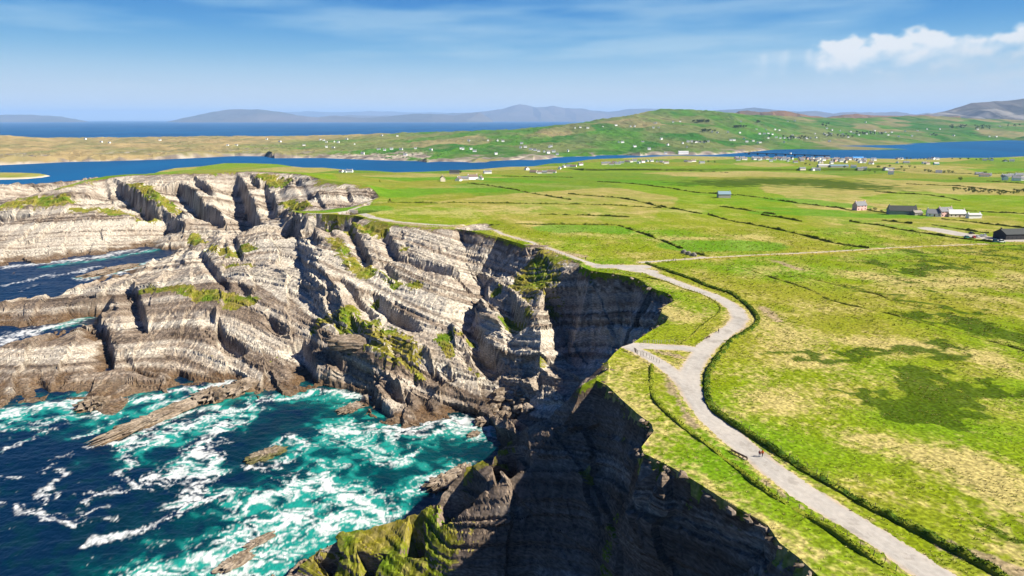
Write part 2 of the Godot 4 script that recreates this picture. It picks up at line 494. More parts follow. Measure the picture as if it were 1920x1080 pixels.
const STRAW := [[60, 1420,600, 1500,640, 1560,700], [50, 1600,640, 1760,650, 1900,690], [50, 1390,740, 1480,760], [60, 1560,800, 1650,830], [70, 1780,860, 1880,930], [60, 1650,520, 1850,560], [70, 1700,540, 1900,520], [50, 1290,700, 1400,700],
	[70, 1600,390, 1720,370, 1850,350], [50, 1500,375, 1700,390], [60, 1290,330, 1400,322, 1560,325], [50, 830,352, 980,345, 1100,352], [26, 1250,600, 1300,590], [30, 1160,760, 1230,860], [40, 1000,420, 1100,440], [60, 700,395, 850,400, 960,392],
	[40, 1120,400, 1300,395], [40, 1250,450, 1450,445], [50, 1850,990, 1930,1050]]
# areas of rock given a paler tone
const PALE := [[26, 530,450, 550,500, 570,560, 590,610], [30, 470,500, 500,540, 520,580], [40, 60,440, 180,440, 300,420], [30, 0,480, 150,465], [20, 700,560, 720,600, 770,640], [30, 770,450, 830,440], [22, 790,480, 850,500], [24, 430,610, 560,640], [24, 40,680, 120,660],
	[20, 210,340, 240,335], [18, 560,335, 600,345], [16, 800,560, 860,590], [30, 300,540, 380,520], [20, 690,800, 760,720]]
const CLIFF_GRASS := [[40, 1140,700, 1180,760, 1220,830], [40, 1240,880, 1330,920, 1420,970, 1500,1040], [30, 1200,610, 1280,600, 1330,580]]
const FRESH := [[40, 1440,399, 1560,402, 1700,405], [30, 1440,391, 1560,396], [60, 720,362, 800,358, 900,356], [60, 740,335, 860,333, 980,340], [40, 1700,396, 1780,400], [50, 1480,375, 1580,385], [60, 1180,340, 1260,345], [60, 1130,430, 1060,428], [50, 1840,316, 1920,318], [50, 690,392, 640,393], [60, 1290,460, 1420,460]]
const EARTH := [[9, 1436,905, 1500,950, 1580,995, 1700,1075], [12, 1255,700, 1262,740, 1300,800], [10, 1300,690, 1330,660, 1400,610], [46, 1760,1020, 1840,1045, 1900,1075], [14, 1430,575, 1460,600], [10, 1225,655, 1280,670], [12, 1455,490, 1480,500, 1500,505], [20, 1085,480, 1050,474, 1012,470], [16, 900,431, 800,424, 720,414], [10, 1150,760, 1215,840]]

var land := Net.new()
var coast := Net.new()
var road: Sheet
var turf: Sheet
var step_map: Sheet
var lush: Sheet
var straw: Sheet
var earth: Sheet
var fresh: Sheet
var pale: Sheet

func triples(a: Array, hanging := false) -> PackedVector3Array:
	var out := PackedVector3Array()
	for i in range(0, a.size(), 3):
		out.append(at_h(a[i], a[i + 1], maxf(a[i + 2] - 28.0, 0.43 * a[i + 2]) if hanging else a[i + 2] * DATUM))
	return out

func plain_height(px: float, py: float) -> float:
	var i := 0
	while i < PLAIN_PX.size() - 2 and px > PLAIN_PX[i + 1]:
		i += 1
	var j := 0
	while j < PLAIN_PY.size() - 2 and py > PLAIN_PY[j + 1]:
		j += 1
	var u := clampf((px - PLAIN_PX[i]) / (PLAIN_PX[i + 1] - PLAIN_PX[i]), 0.0, 1.0)
	var v := clampf((py - PLAIN_PY[j]) / (PLAIN_PY[j + 1] - PLAIN_PY[j]), 0.0, 1.0)
	return lerpf(lerpf(PLAIN_H[i][j], PLAIN_H[i + 1][j], u), lerpf(PLAIN_H[i][j + 1], PLAIN_H[i + 1][j + 1], u), v) * DATUM

func survey_land() -> void:
	var outline := PackedVector2Array()
	for i in range(0, TOP.size(), 3):
		outline.append(Vector2(TOP[i], TOP[i + 1]))
	for i in range(3, INLET.size(), 3):
		outline.append(Vector2(INLET[i], INLET[i + 1]))
	var edge := outline.duplicate()
	for i in range(0, SHORE_NEAR.size(), 2):
		outline.append(Vector2(SHORE_NEAR[i], SHORE_NEAR[i + 1]))
	outline.append_array([Vector2(2600, 294), Vector2(2600, 1500), Vector2(1900, 1500)])
	land.line(triples(TOP), 0.3, 5.0)
	land.line(triples(INLET), 0.3, 8.0)
	for k in ROCK.size():
		land.line(triples(ROCK[k], k >= SPUR), 0.64 if k >= SPUR else 1.0, 9.0 if k < 12 else 6.0)
	for i in range(0, HIDDEN.size(), 3):
		var h: float = HIDDEN[i + 2]
		land.add(on_d(HIDDEN[i], HIDDEN[i + 1] * (EYE - h * DATUM) / (170.0 - h), h * DATUM), 1.0)
	for i in range(0, COVE.size(), 3):
		land.add(on_d(COVE[i], COVE[i + 1], COVE[i + 2]), 1.0)
	for i in range(0, FLOOR.size(), 3):
		land.add(Vector3(FLOOR[i], maxf(FLOOR[i + 2] - 28.0, FLOOR[i + 2] * 0.4), FLOOR[i + 1]), 1.0)
	for i in range(0, BED.size(), 2):
		land.add(at_h(BED[i], BED[i + 1], 0.0) - Vector3(0, 9, 0), 1.0)
	for v in [Vector3(70, 67, -50), Vector3(60, 67, -75), Vector3(80, 67, 10), Vector3(400, 67, 10), Vector3(240, 67, -40), Vector3(150, 67, -60)]:
		land.add(v, 0.0)
	var shore := PackedVector3Array()
	var inland := PackedVector3Array()
	for i in range(0, SHORE_NEAR.size(), 2):
		shore.append(at_h(SHORE_NEAR[i], SHORE_NEAR[i + 1], -0.5))
		inland.append(shore[-1] * Vector3(0.975, 0, 0.975) + Vector3(0, 5.0 + 2.0 * sin(i * 1.7), 0))
		land.add(shore[-1] * Vector3(1.03, 0, 1.03) + Vector3(0, -9.0, 0), 0.0)
	land.line(shore, 0.0, 60.0)
	land.line(inland, 0.0, 60.0)
	for py in [304.0, 308.0, 312.0, 316.0, 320.0, 325.0, 330.0, 335.0, 340.0, 347.0, 355.0, 363.0, 372.0, 382.0, 395.0, 410.0, 430.0, 455.0, 485.0, 520.0, 560.0, 610.0, 670.0, 740.0, 820.0, 910.0, 1010.0, 1120.0, 1300.0]:
		var px := 420.0
		while px < 2500.0:
			var q := Vector2(px + 9.0 * sin(py * 3.1), py)
			px += 34.0
			if not Geometry2D.is_point_in_polygon(q, outline):
				continue
			var near := 1e9
			for i in edge.size() - 1:
				near = minf(near, q.distance_to(Geometry2D.get_closest_point_to_segment(q, edge[i], edge[i + 1])))
			var shore_gap := 1e9
			for i in range(0, SHORE_NEAR.size() - 2, 2):
				shore_gap = minf(shore_gap, q.distance_to(Geometry2D.get_closest_point_to_segment(q, Vector2(SHORE_NEAR[i], SHORE_NEAR[i + 1]), Vector2(SHORE_NEAR[i + 2], SHORE_NEAR[i + 3]))))
			if near < 7.0 + 0.02 * py or shore_gap < 3.0:
				continue
			var h := plain_height(px, py)
			if py < 320.0:
				h = clampf(6.0 + shore_gap * 1.1, 4.0, lerpf(8.0, 24.0, (py - 300.0) / 20.0))
			land.add(at_h(q.x, q.y, h), 0.0)
	land.knit()

func ground(px: float, py: float) -> Vector3:               # where a bearing meets the land
	return land.hit(Vector3(0, EYE, 0), ray(px, py))

func run(a: Array, first: int) -> PackedVector3Array:
	var out := PackedVector3Array()
	for i in range(first, a.size(), 2):
		var q := ground(a[i], a[i + 1])
		if q.x < 1e8:
			out.append(q)
	return out

func draw_maps() -> void:
	road = Sheet.new(-260, -700, 430, -60, 0.7, 13.0)
	for a in ROUTES:
		road.band(run(a, 1), a[0])
	turf = Sheet.new(-900, -1400, 120, -80, 2.0)
	for a in TURF:
		var q := run(a, 1)
		if q.size():
			turf.stroke(q, a[0] * -q[0].z / FOCAL * 2.3, 1.0)
	step_map = Sheet.new(-900, -1400, 120, -80, 1.5)
	for a in STEPS:
		step_map.scarp(run(a, 2), a[0] * 1.15, a[1] * 1.3)
	lush = Sheet.new(-300, -2600, 1300, -60, 3.0)
	for a in LUSH:
		var q := run(a, 1)
		if q.size():
			lush.stroke(q, a[0] * 0.5 * -q[0].z / FOCAL * 1.5, 1.0)
	straw = Sheet.new(-300, -2600, 1300, -60, 4.0)
	for a in STRAW + CLIFF_GRASS:
		var q := run(a, 1)
		if q.size():
			straw.stroke(q, a[0] * -q[0].z / FOCAL * 1.4, 1.0)
	fresh = Sheet.new(-500, -2600, 1300, -60, 5.0)
	for a in FRESH:
		var q := run(a, 1)
		if q.size():
			fresh.stroke(q, a[0] * -q[0].z / FOCAL * 1.3, 1.0)
	pale = Sheet.new(-900, -1400, 120, -80, 3.0)
	for a in PALE:
		var q := run(a, 1)
		if q.size():
			pale.stroke(q, a[0] * -q[0].z / FOCAL * 1.6, 1.0)
	earth = Sheet.new(-300, -800, 430, -60, 2.0)
	for a in EARTH:
		var q := run(a, 1)
		if q.size():
			earth.stroke(q, a[0] * -q[0].z / FOCAL * 1.3, 1.0)

# the height of bedding above its own datum: level in the west, folded down eastwards
func bedding(p: Vector3) -> float:
	var east := p.x + 150.0 + 0.10 * p.z + 45.0
	var fold := 0.0
	if east > -60.0:
		var e := minf(east + 60.0, 220.0)
		fold = 0.44 * e * e / (e + 50.0)
	return p.y * 1.0 + fold - 0.06 * p.x - 0.26 * p.z + 5.0 * n_big.get_noise_2d(p.x * 0.7, p.z * 0.7) + 0.5 * n_mid.get_noise_3d(p.x * 0.6, p.y * 0.6, p.z * 0.6)

func hash1(k: int) -> float:
	var h := (k * 374761393 + 668265263) & 0x7fffffff
	h = ((h ^ (h >> 13)) * 1274126177) & 0x7fffffff
	return float((h ^ (h >> 16)) & 0xffff) / 65535.0

func rock_shift(p: Vector3, n: Vector3, w: float) -> Vector3:
	var k := clampf((w - 0.3) * 2.2, 0.0, 1.0)
	var s := bedding(p)
	var big := n_ridge.get_noise_3d(p.x, p.y * 1.5, p.z)
	# joints: steps across the beds, falling off to the west
	var wob := 9.0 * n_mid.get_noise_3d(p.x * 0.35, p.y * 0.35, p.z * 0.35)
	var j := (p.x * 0.93 - p.z * 0.36 + wob) / 21.0
	var jc := floori(j)
	var saw := j - jc
	var jd := (p.x * 0.98 + p.z * 0.2 - wob * 0.6 + p.y * 0.3) / 8.0
	var jdc := floori(jd)
	var out := 4.4 * hash1(jc * 7 + 11 + 13 * floori(s / 22.0 + hash1(jc))) * saw + 0.7 * hash1(jdc * 3 + 5 + 31 * floori(s / 5.0 + 3.0 * hash1(jdc))) * (jd - jdc)
	# beds: every layer stands out or back by its own amount
	var b1 := floori(s / 3.7)
	var b2 := floori(s / 1.15)
	out += 2.1 * hash1(b1 + 900) + 0.8 * hash1(b2 + 77) - 2.8
	var turn := Vector3(p.x * 0.93 - p.z * 0.36, p.y * 1.6 + 0.25 * p.x, p.x * 0.36 + p.z * 0.93)
	out += 1.5 * n_block.get_noise_3d(turn.x, turn.y, turn.z * 0.55) + 0.22 * n_block.get_noise_3d(turn.x * 2.7, turn.y * 2.7, turn.z * 1.6)
	out += 0.9 * big + 0.45 * n_mid.get_noise_3d(p.x, p.y, p.z) + 0.24 * n_fine.get_noise_3d(p.x, p.y, p.z)
	var q := p + n * (out * k)
	q.y -= step_map.read(p.x, p.z) * k
	return q

func plain_shift(p: Vector3) -> Vector3:
	var d := -p.z
	var a := 0.25 * n_fine.get_noise_2d(p.x * 0.5, p.z * 0.5) + 0.9 * n_mid.get_noise_2d(p.x * 0.35, p.z * 0.35)
	if d < 700.0 and road.read(p.x, p.z) < 1.0:
		a *= 0.35
	if p.y < 6.0:
		a *= 0.3
	return p + Vector3(0, a, 0)

func plain_y(px: float, py: float, up := 0.0) -> Vector3:
	var q := plain_shift(ground(px, py))
	return q + Vector3(0, up, 0)

func rock_color(p: Vector3, blaze: float, soil: float) -> Color:
	var s := bedding(p) + 0.5 * n_fine.get_noise_3d(p.x * 0.5, p.y * 0.5, p.z * 0.5)
	var g := hash1(floori(s / 8.7) + 5)
	var b := hash1(floori(s / 2.3) + 900)
	var f := hash1(floori(s / 0.71) + 40)
	var tone := 0.40 * g + 0.52 * b + 0.24 * f - 0.10 + 0.22 * n_mid.get_noise_3d(p.x * 0.8, p.y * 0.8, p.z * 0.8) + blaze
	# darker and less banded tone in the near spur and the hollow behind it
	var muted := clampf((p.x + 75.0) / 25.0, 0.0, 1.0) * clampf((p.z + 262.0) / 30.0, 0.0, 1.0)
	tone = lerpf(tone, 0.24 + 0.3 * n_mid.get_noise_3d(p.x * 1.3, p.y * 0.6, p.z * 1.3) + 0.3 * (tone - 0.4), muted * 0.9)
	var c := Color(0.100, 0.072, 0.052).lerp(Color(0.28, 0.220, 0.168), clampf(tone * 2.2, 0.0, 1.0))
	c = c.lerp(Color(0.55, 0.495, 0.41), clampf(tone * 2.2 - 0.8, 0.0, 1.0))
	if soil > 0.0:
		c = c.lerp(Color(0.15, 0.095, 0.058), clampf(soil + 0.9 * n_fine.get_noise_3d(p.x * 0.6, p.y * 0.6, p.z * 0.6) - 0.2, 0.0, 0.8))
	if f < 0.10:
		c *= 0.62                                            # a shaly parting between two beds
	# wet, weed-brown rock of the splash zone, with a ragged upper limit
	var tide := 4.2 + 3.0 * n_mid.get_noise_2d(p.x * 1.4, p.z * 1.4) - p.y
	if tide > 0.0:
		c = c.lerp(Color(0.12, 0.072, 0.036), clampf(tide * 0.45, 0.0, 0.85))
	return c

const GREEN := Color(0.190, 0.235, 0.010)
const BRIGHT := Color(0.125, 0.235, 0.010)
const DRY := Color(0.42, 0.345, 0.135)
const DEEP := Color(0.050, 0.088, 0.006)
const OLIVE := Color(0.225, 0.225, 0.026)

func grass_color(p: Vector3) -> Color:
	var d := -p.z
	var f := n_fine.get_noise_2d(p.x, p.z)
	var m := n_mid.get_noise_2d(p.x, p.z)
	var b := n_big.get_noise_2d(p.x * 1.3, p.z * 1.3)
	var c := GREEN.lerp(BRIGHT, clampf(0.4 + 1.1 * b + 0.5 * m, 0.0, 1.0))
	c = c.lerp(OLIVE, clampf(0.45 + 0.9 * m - 0.8 * b, 0.0, 0.95))
	var dry := straw.read(p.x, p.z) * 0.75 + 0.6 * m + 0.55 * f + 0.3 * n_fine.get_noise_2d(p.x * 2.1, p.z * 2.1 + 40.0) + 0.5 * n_big.get_noise_2d(p.x * 3.0 + 70.0, p.z * 3.0) - 0.12
	if d < 520.0:
		var r := road.read(p.x, p.z)
		dry += clampf(0.75 - r * 0.28, 0.0, 0.6) + 0.2 * f
	c = c.lerp(DRY, clampf(dry * 1.35, 0.0, 0.85))
	if d > 430.0:
		# the fields differ in crop and grazing
		var q := Vector2(p.x * 0.9 + p.z * 0.25, p.z * 0.55 - p.x * 0.1)
		var cell := n_cell.get_noise_2dv(q)
		var t := clampf((d - 430.0) / 400.0, 0.0, 1.0) * 0.8
		var fc := BRIGHT
		if cell > 0.45:
			fc = DRY * 0.8
		elif cell > 0.1:
			fc = Color(0.19, 0.205, 0.034)
		elif cell < -0.5:
			fc = Color(0.075, 0.18, 0.014)
		c = c.lerp(fc, t * (0.75 + 0.4 * m))
	var new_ley := fresh.read(p.x, p.z)
	if new_ley > 0.05:
		c = c.lerp(Color(0.085, 0.225, 0.010), clampf((new_ley + 0.25 * m - 0.18) * 5.0, 0.0, 0.75))
	var g := n_fine.get_noise_2d(p.x * 2.7 + 9.0, p.z * 2.7)
	var damp := lush.read(p.x + d * 0.075 * n_mid.get_noise_2d(p.x * 0.9 + 300.0, p.z * 0.9), p.z + d * 0.10 * n_mid.get_noise_2d(p.x * 0.9, p.z * 0.9 + 500.0))
	var wet := damp * 1.75 + 0.34 * m + 0.34 * f + 0.22 * g
	if wet > 0.40 and damp > 0.08:
		c = c.lerp(DEEP, clampf((wet - 0.40) * 14.0, 0.0, 0.92))
	c *= 1.0 + 0.16 * g
	var e := earth.read(p.x, p.z) + 0.4 * m + 0.35 * f
	if e > 0.45 and earth.read(p.x, p.z) > 0.02:
		c = c.lerp(Color(0.30, 0.225, 0.150), clampf((e - 0.45) * 4.0, 0.0, 0.8))
	if p.y < 3.5 and d > 1500.0:
		c = c.lerp(Color(0.36, 0.31, 0.24), clampf((3.5 - p.y + m) * 0.6, 0.0, 0.9))
	return c * (1.02 + 0.22 * f + 0.10 * m)

func turf_color(p: Vector3) -> Color:
	var f := n_fine.get_noise_3d(p.x, p.y, p.z)
	var m := n_mid.get_noise_3d(p.x * 1.4, p.y, p.z * 1.4)
	var c := Color(0.24, 0.215, 0.024).lerp(Color(0.115, 0.19, 0.014), clampf(0.35 + 1.3 * m, 0.0, 1.0))
	return c.lerp(Color(0.27, 0.22, 0.08), clampf(0.15 + 1.2 * f - 0.6 * m, 0.0, 0.7)) * (0.9 + 0.35 * f)

func gravel_color(p: Vector3) -> Color:
	var f := n_fine.get_noise_2d(p.x * 2.0, p.z * 2.0)
	var m := n_mid.get_noise_2d(p.x * 1.2, p.z * 1.2)
	var r := road.read(p.x, p.z)
	var c := Color(0.305, 0.282, 0.252).lerp(Color(0.255, 0.242, 0.222), clampf(0.5 + m, 0.0, 1.0))
	c = c.lerp(Color(0.36, 0.275, 0.18), clampf(0.6 + r * 0.6 + 0.7 * m, 0.0, 0.7))
	c = c.lerp(Color(0.31, 0.295, 0.27), clampf(1.0 - absf(r + 2.2) * 2.2, 0.0, 1.0) * 0.5)      # where wheels run
	c = c.lerp(Color(0.17, 0.155, 0.135), clampf((n_mid.get_noise_2d(p.x * 3.0 + 80.0, p.z * 3.0) + 0.5 * f - 0.32) * 4.0, 0.0, 0.55))
	return c * (0.99 + 0.16 * f)

func strip(v: PackedVector3Array, c: PackedColorArray, t: PackedInt32Array) -> ArrayMesh:
	var a := []
	a.resize(Mesh.ARRAY_MAX)
	a[Mesh.ARRAY_VERTEX] = v
	a[Mesh.ARRAY_COLOR] = c
	a[Mesh.ARRAY_INDEX] = t
	var m := ArrayMesh.new()
	m.add_surface_from_arrays(Mesh.PRIMITIVE_TRIANGLES, a)
	return m

# tufts of rank grass and rush, thinning out with distance
func tussocks(v: PackedVector3Array, c: PackedColorArray, t: PackedInt32Array) -> void:
	var g := RandomNumberGenerator.new()
	g.seed = 5
	var s := Shape.new()
	for k in 11:
		var a := TAU * k / 11.0
		var u := Vector3(cos(a), 0, sin(a))
		var w := Vector3(-sin(a), 0, cos(a)) * 0.16
		var lean := u * g.randf_range(0.35, 0.62) + Vector3(0, g.randf_range(0.32, 0.62), 0)
		s.tri(u * 0.12 - w, lean, u * 0.12 + w)
		for e in 3:
			s.c.append(Color.WHITE)
	var where := PackedVector3Array()
	var hue := PackedColorArray()
	for i in range(0, t.size(), 3):
		var a := v[t[i]]
		var d := -a.z
		if d > 520.0 or d < 70.0 or a.y < 40.0:
			continue
		var e1 := v[t[i + 1]] - a
		var e2 := v[t[i + 2]] - a
		var many := 0.5 * e1.cross(e2).length() * 1.1 * pow(140.0 / d, 1.5) * clampf(0.55 + 1.6 * n_mid.get_noise_2d(a.x * 2.0, a.z * 2.0), 0.05, 1.3)
		var n := int(many) + (1 if g.randf() < many - int(many) else 0)
		for k in n:
			var p := g.randf()
			var q := g.randf()
			if p + q > 1.0:
				p = 1.0 - p
				q = 1.0 - q
			where.append(a + e1 * p + e2 * q)
			var b := c[t[i]]
			hue.append(b.lerp([Color(0.07, 0.115, 0.010), DRY, OLIVE][g.randi() % 3], g.randf_range(0.15, 0.6)))
	var m := MultiMesh.new()
	m.transform_format = MultiMesh.TRANSFORM_3D
	m.use_colors = true
	m.mesh = s.mesh()
	m.instance_count = where.size()
	for i in where.size():
		var k := g.randf_range(0.35, 0.85) * clampf(-where[i].z / 210.0, 0.75, 1.6)
		m.set_instance_transform(i, Transform3D(Basis(Vector3.UP, g.randf() * TAU).scaled(Vector3(k, k * g.randf_range(0.5, 0.9), k)), where[i] - Vector3(0, 0.03, 0)))
		m.set_instance_color(i, hue[i])
	var o := MultiMeshInstance3D.new()
	o.name = "grass_tussocks"
	o.multimesh = m
	o.material_override = M.far
	add_child(o)
	o.set_meta("kind", "stuff")
	tag(o, "tufts of rank yellow-green grass all over the plateau", "grass")
	lap("tussocks %d" % where.size())

func build_land() -> void:
	land.refine(1.0 / 130.0, 1.0 / 225.0, 11, 0.25, Vector3(0, EYE, 0), cp, sp)
	lap("land refined %d" % land.p.size())
	var count := land.p.size()
	var q := PackedVector3Array()
	q.resize(count)
	for i in count:
		var w := land.w[i]
		var p := land.p[i]
		q[i] = plain_shift(p) if w < 0.02 else rock_shift(p, land.n[i], w) if w > 0.3 else plain_shift(p)
	lap("land shaped")
	var vs := [PackedVector3Array(), PackedVector3Array(), PackedVector3Array(), PackedVector3Array()]
	var cs := [PackedColorArray(), PackedColorArray(), PackedColorArray(), PackedColorArray()]
	var ts := [PackedInt32Array(), PackedInt32Array(), PackedInt32Array(), PackedInt32Array()]
	var ids := []
	for k in 4:
		var a := PackedInt32Array()
		a.resize(count)
		a.fill(-1)
		ids.append(a)
	var v: PackedVector3Array
	for i in range(0, land.t.size(), 3):
		var a := land.t[i]
		var b := land.t[i + 1]
		var c := land.t[i + 2]
		var qa := q[a]
		var qb := q[b]
		var qc := q[c]
		if qa.y < -2.5 and qb.y < -2.5 and qc.y < -2.5:
			continue
		var mid := (qa + qb + qc) / 3.0
		var w := (land.w[a] + land.w[b] + land.w[c]) / 3.0
		var kind := 0                                        # 0 grassland, 1 rock, 2 turf on the rock, 3 gravel
		if w > 0.31 + 0.05 * n_fine.get_noise_3d(mid.x * 0.7, mid.y * 0.7, mid.z * 0.7) + 0.04:
			kind = 1
			var up := (qb - qa).cross(qc - qa).normalized().y
			var g := turf.read(mid.x, mid.z) * 1.15 + 0.5 * n_mid.get_noise_3d(mid.x * 1.3, mid.y, mid.z * 1.3) + 0.35 * n_fine.get_noise_3d(mid.x, mid.y, mid.z) + clampf((0.55 - w) * 2.2, 0.0, 0.6) - 0.12
			if up > 0.3 and g > 0.36 + 0.35 * clampf(0.75 - up, 0.0, 1.0) and mid.y > 6.0:
				kind = 2
		elif mid.z > -700.0 and road.read(mid.x, mid.z) + 0.55 * n_fine.get_noise_2d(mid.x * 1.5, mid.z * 1.5) + 0.5 * n_mid.get_noise_2d(mid.x * 2.0, mid.z * 2.0) < 0.0:
			kind = 3
		elif mid.y < 2.2 and mid.z < -900.0:
			kind = 0
		var own: PackedInt32Array = ids[kind]
		for e in [a, c, b]:
			var at: int = ids[kind][e]
			if at < 0:
				at = vs[kind].size()
				ids[kind][e] = at
				var p := q[e]
				vs[kind].append(p)
				match kind:
					0: cs[kind].append(grass_color(p))
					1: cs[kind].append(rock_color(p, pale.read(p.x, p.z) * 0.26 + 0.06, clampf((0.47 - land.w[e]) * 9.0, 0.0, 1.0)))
					2: cs[kind].append(turf_color(p))
					3: cs[kind].append(gravel_color(p))
			ts[kind].append(at)
	lap("land sorted %d %d %d %d" % [ts[0].size() / 3, ts[1].size() / 3, ts[2].size() / 3, ts[3].size() / 3])
	tussocks(vs[0], cs[0], ts[0])
	setting("grassland", strip(vs[0], cs[0], ts[0]), "yellow-green grazed grassland on the plateau above the cliffs", M.grass)
	setting("cliffs", strip(vs[1], cs[1], ts[1]), "pale layered sea cliffs and rock slabs with shaded clefts", M.rock)
	setting("cliff_turf", strip(vs[2], cs[2], ts[2]), "patches of mossy yellow turf on the ledges of the cliffs", M.grass)
	setting("gravel_path", strip(vs[3], cs[3], ts[3]), "pale grey gravel path winding along the cliff edge", M.gravel)

# ---------------------------------------------------------------- the sea
# lanes of foam: half width in metres, strength, then bearings; and pools of green, aerated water
const FOAM := [
	[5, 0.9, 160,838, 230,830, 290,800, 350,775, 400,765], [4, 0.9, 460,876, 500,880, 545,862], [4, 0.9, 405,1085, 450,1062, 500,1030],
	[9, 1.0, 444,791, 420,800, 400,812, 387,836], [13, 0.95, 387,836, 370,855, 354,868, 326,890, 293,901], [10, 1.0, 396,855, 390,875, 379,901, 362,925, 350,945], [6, 1.0, 350,945, 380,940, 407,933, 424,927], [5, 1.0, 350,945, 326,970, 285,988, 228,1005, 191,1020, 172,1016],
	[3.5, 0.8, 126,852, 96,868, 86,880, 134,884, 102,901, 77,917, 94,937, 73,954], [3.5, 1.0, 37,950, 61,966, 98,978, 134,982], [3, 0.8, 53,921, 94,929, 134,925, 179,921], [5, 0.9, 163,943, 195,925, 232,925], [3, 0.8, 122,966, 163,958, 208,952],
	[3.5, 0.85, 220,844, 244,868, 212,893, 236,905, 285,905], [4, 0.8, 155,819, 195,799, 252,778], [4, 0.8, 0,848, 41,835, 94,803, 134,795], [6, 0.7, 0,900, 30,895], [5, 0.55, 140,975, 190,978, 230,970], [4, 0.6, 0,945, 25,943],
	[13, 0.95, 261,835, 310,815, 367,795, 432,775, 470,760], [11, 1.0, 0,780, 60,766, 130,754, 190,776], [16, 0.65, 20,800, 100,790, 160,770], [7, 1.0, 150,745, 250,752, 330,735, 400,725, 450,716], [7, 0.9, 300,760, 350,748, 430,735], [7, 1.0, 480,752, 540,745, 600,732, 640,738, 690,745],
	[14, 0.95, 460,950, 509,933, 570,925, 611,909, 640,925], [18, 0.95, 490,985, 560,975, 620,985, 680,965], [20, 0.85, 285,1090, 367,1055, 448,1030, 509,1010, 570,994], [16, 0.85, 300,1130, 420,1090, 520,1050], [14, 0.9, 560,905, 596,898, 622,915, 649,938, 693,938, 711,973], [10, 0.9, 600,990, 660,975, 720,965],
	[12, 0.9, 618,809, 662,800, 702,815], [11, 0.75, 640,830, 700,840, 715,860], [13, 1.0, 740,812, 800,797, 862,790, 924,806], [10, 0.8, 800,812, 870,808, 925,822], [5, 1.0, 720,871, 756,862, 782,850], [3, 0.8, 764,850, 770,838], [7, 0.95, 760,929, 809,902, 849,884, 871,871], [5, 0.7, 835,925, 870,915],
	[6, 0.9, 522,832, 550,822, 575,835, 560,850], [4, 0.8, 470,868, 500,872, 535,862], [4, 0.9, 640,763, 665,760], [4, 0.6, 560,845, 580,850], [6, 0.5, 200,1045, 215,1060], [4, 0.8, 285,1060, 305,1058], [9, 0.5, 270,1040, 300,1020],
	[9, 1.0, 0,503, 50,497, 123,490, 187,482, 240,470], [6, 0.9, 103,517, 150,510, 180,500], [7, 1.0, 153,523, 207,517, 253,503, 300,487], [4, 0.8, 0,537, 50,527, 93,513], [4, 0.6, 40,545, 70,535], [5, 0.7, 250,475, 310,462], [6, 0.7, -100,520, -40,510], [10, 1.0, 0,447, 20,444],
	[12, 1.0, -100,652, 0,634, 60,621, 110,609, 150,601], [9, 1.0, 0,645, 40,632], [9, 0.6, 690,790, 720,812, 760,812], [6, 0.8, 600,870, 640,875],
]
const POOLS := [[40, 0,785, 100,768, 250,748], [34, 200,785, 330,758, 460,735], [26, 270,840, 350,810, 450,775], [30, 560,740, 640,755, 690,775], [26, 610,800, 680,815, 710,850], [22, 780,850, 860,805, 925,815], [36, 470,950, 560,930, 640,930, 700,965],
	[42, 300,1080, 420,1050, 560,1000, 690,980], [40, 540,1060, 600,1000], [22, 790,900, 850,880], [12, 330,870, 400,880], [18, 530,840, 560,850], [14, 90,500, 200,485, 290,470], [14, 160,520, 280,495], [20, 730,860, 780,880], [20, 640,760, 660,860], [20, 760,930, 820,910], [14, 100,615, 155,600], [24, 620,790, 600,860, 640,900]]

var foam: Sheet
var pools: Sheet

func sea_points(a: Array, first: int) -> PackedVector3Array:
	var out := PackedVector3Array()
	for i in range(first, a.size(), 2):
		out.append(at_h(a[i], a[i + 1], 0.0))
	return out

func sea_color(p: Vector3) -> Color:
	var d := -p.z
	if d > 1080.0 or p.x > 60.0:
		var m := n_big.get_noise_2d(p.x * 0.25, p.z * 0.08)
		return Color(0.004, 0.050, 0.130).lerp(Color(0.006, 0.066, 0.165), clampf(0.5 + 1.2 * m, 0.0, 1.0))
	var wx := p.x + 5.0 * n_mid.get_noise_2d(p.x * 1.6, p.z * 1.6)
	var wz := p.z + 5.0 * n_mid.get_noise_2d(p.x * 1.6 + 90.0, p.z * 1.6)
	var f := foam.read(wx, wz) * 0.93
	var g := pools.read(wx, wz)
	var n1 := n_mid.get_noise_2d(wx * 2.0, wz * 2.6)
	var n2 := n_edge.get_noise_2d(wx, wz * 1.4)
	var n3 := n_fine.get_noise_2d(wx * 1.5, wz * 2.2)
	var c := Color(0.0012, 0.009, 0.024).lerp(Color(0.001, 0.016, 0.023), clampf(0.55 + (p.x + 140.0) / 140.0 + 0.9 * n1, 0.0, 1.0))
	c = c.lerp(Color(0.0012, 0.046, 0.048), clampf(g * 1.25 + 0.6 * n1 - 0.38, 0.0, 0.9))
	var milky := clampf((g * 0.95 + f * 0.45 + 0.55 * n1 + 0.35 * n2 - 0.78) * 2.4, 0.0, 1.0)
	c = c.lerp(Color(0.012, 0.190, 0.155), milky * 0.9)
	# lacy foam: thin webs where it is sparse, closed white where it is thick
	var web := 1.0 - absf(n2) * 3.2
	var white := f * 1.55 + 0.5 * web * clampf(f * 2.0 + g * 0.55, 0.0, 1.0) + 0.6 * n3 + 0.5 * n1 - 1.02
	white = maxf(white, (web * 0.6 + 0.8 * n3 + 0.5 * n1) * clampf(g, 0.0, 1.0) - 0.76)
	white = maxf(white, 0.9 * n3 + 0.5 * n2 + 0.4 * n1 - 0.92)
	return c.lerp(Color(0.46, 0.47, 0.465), clampf(white * 1.6, 0.0, 0.97))

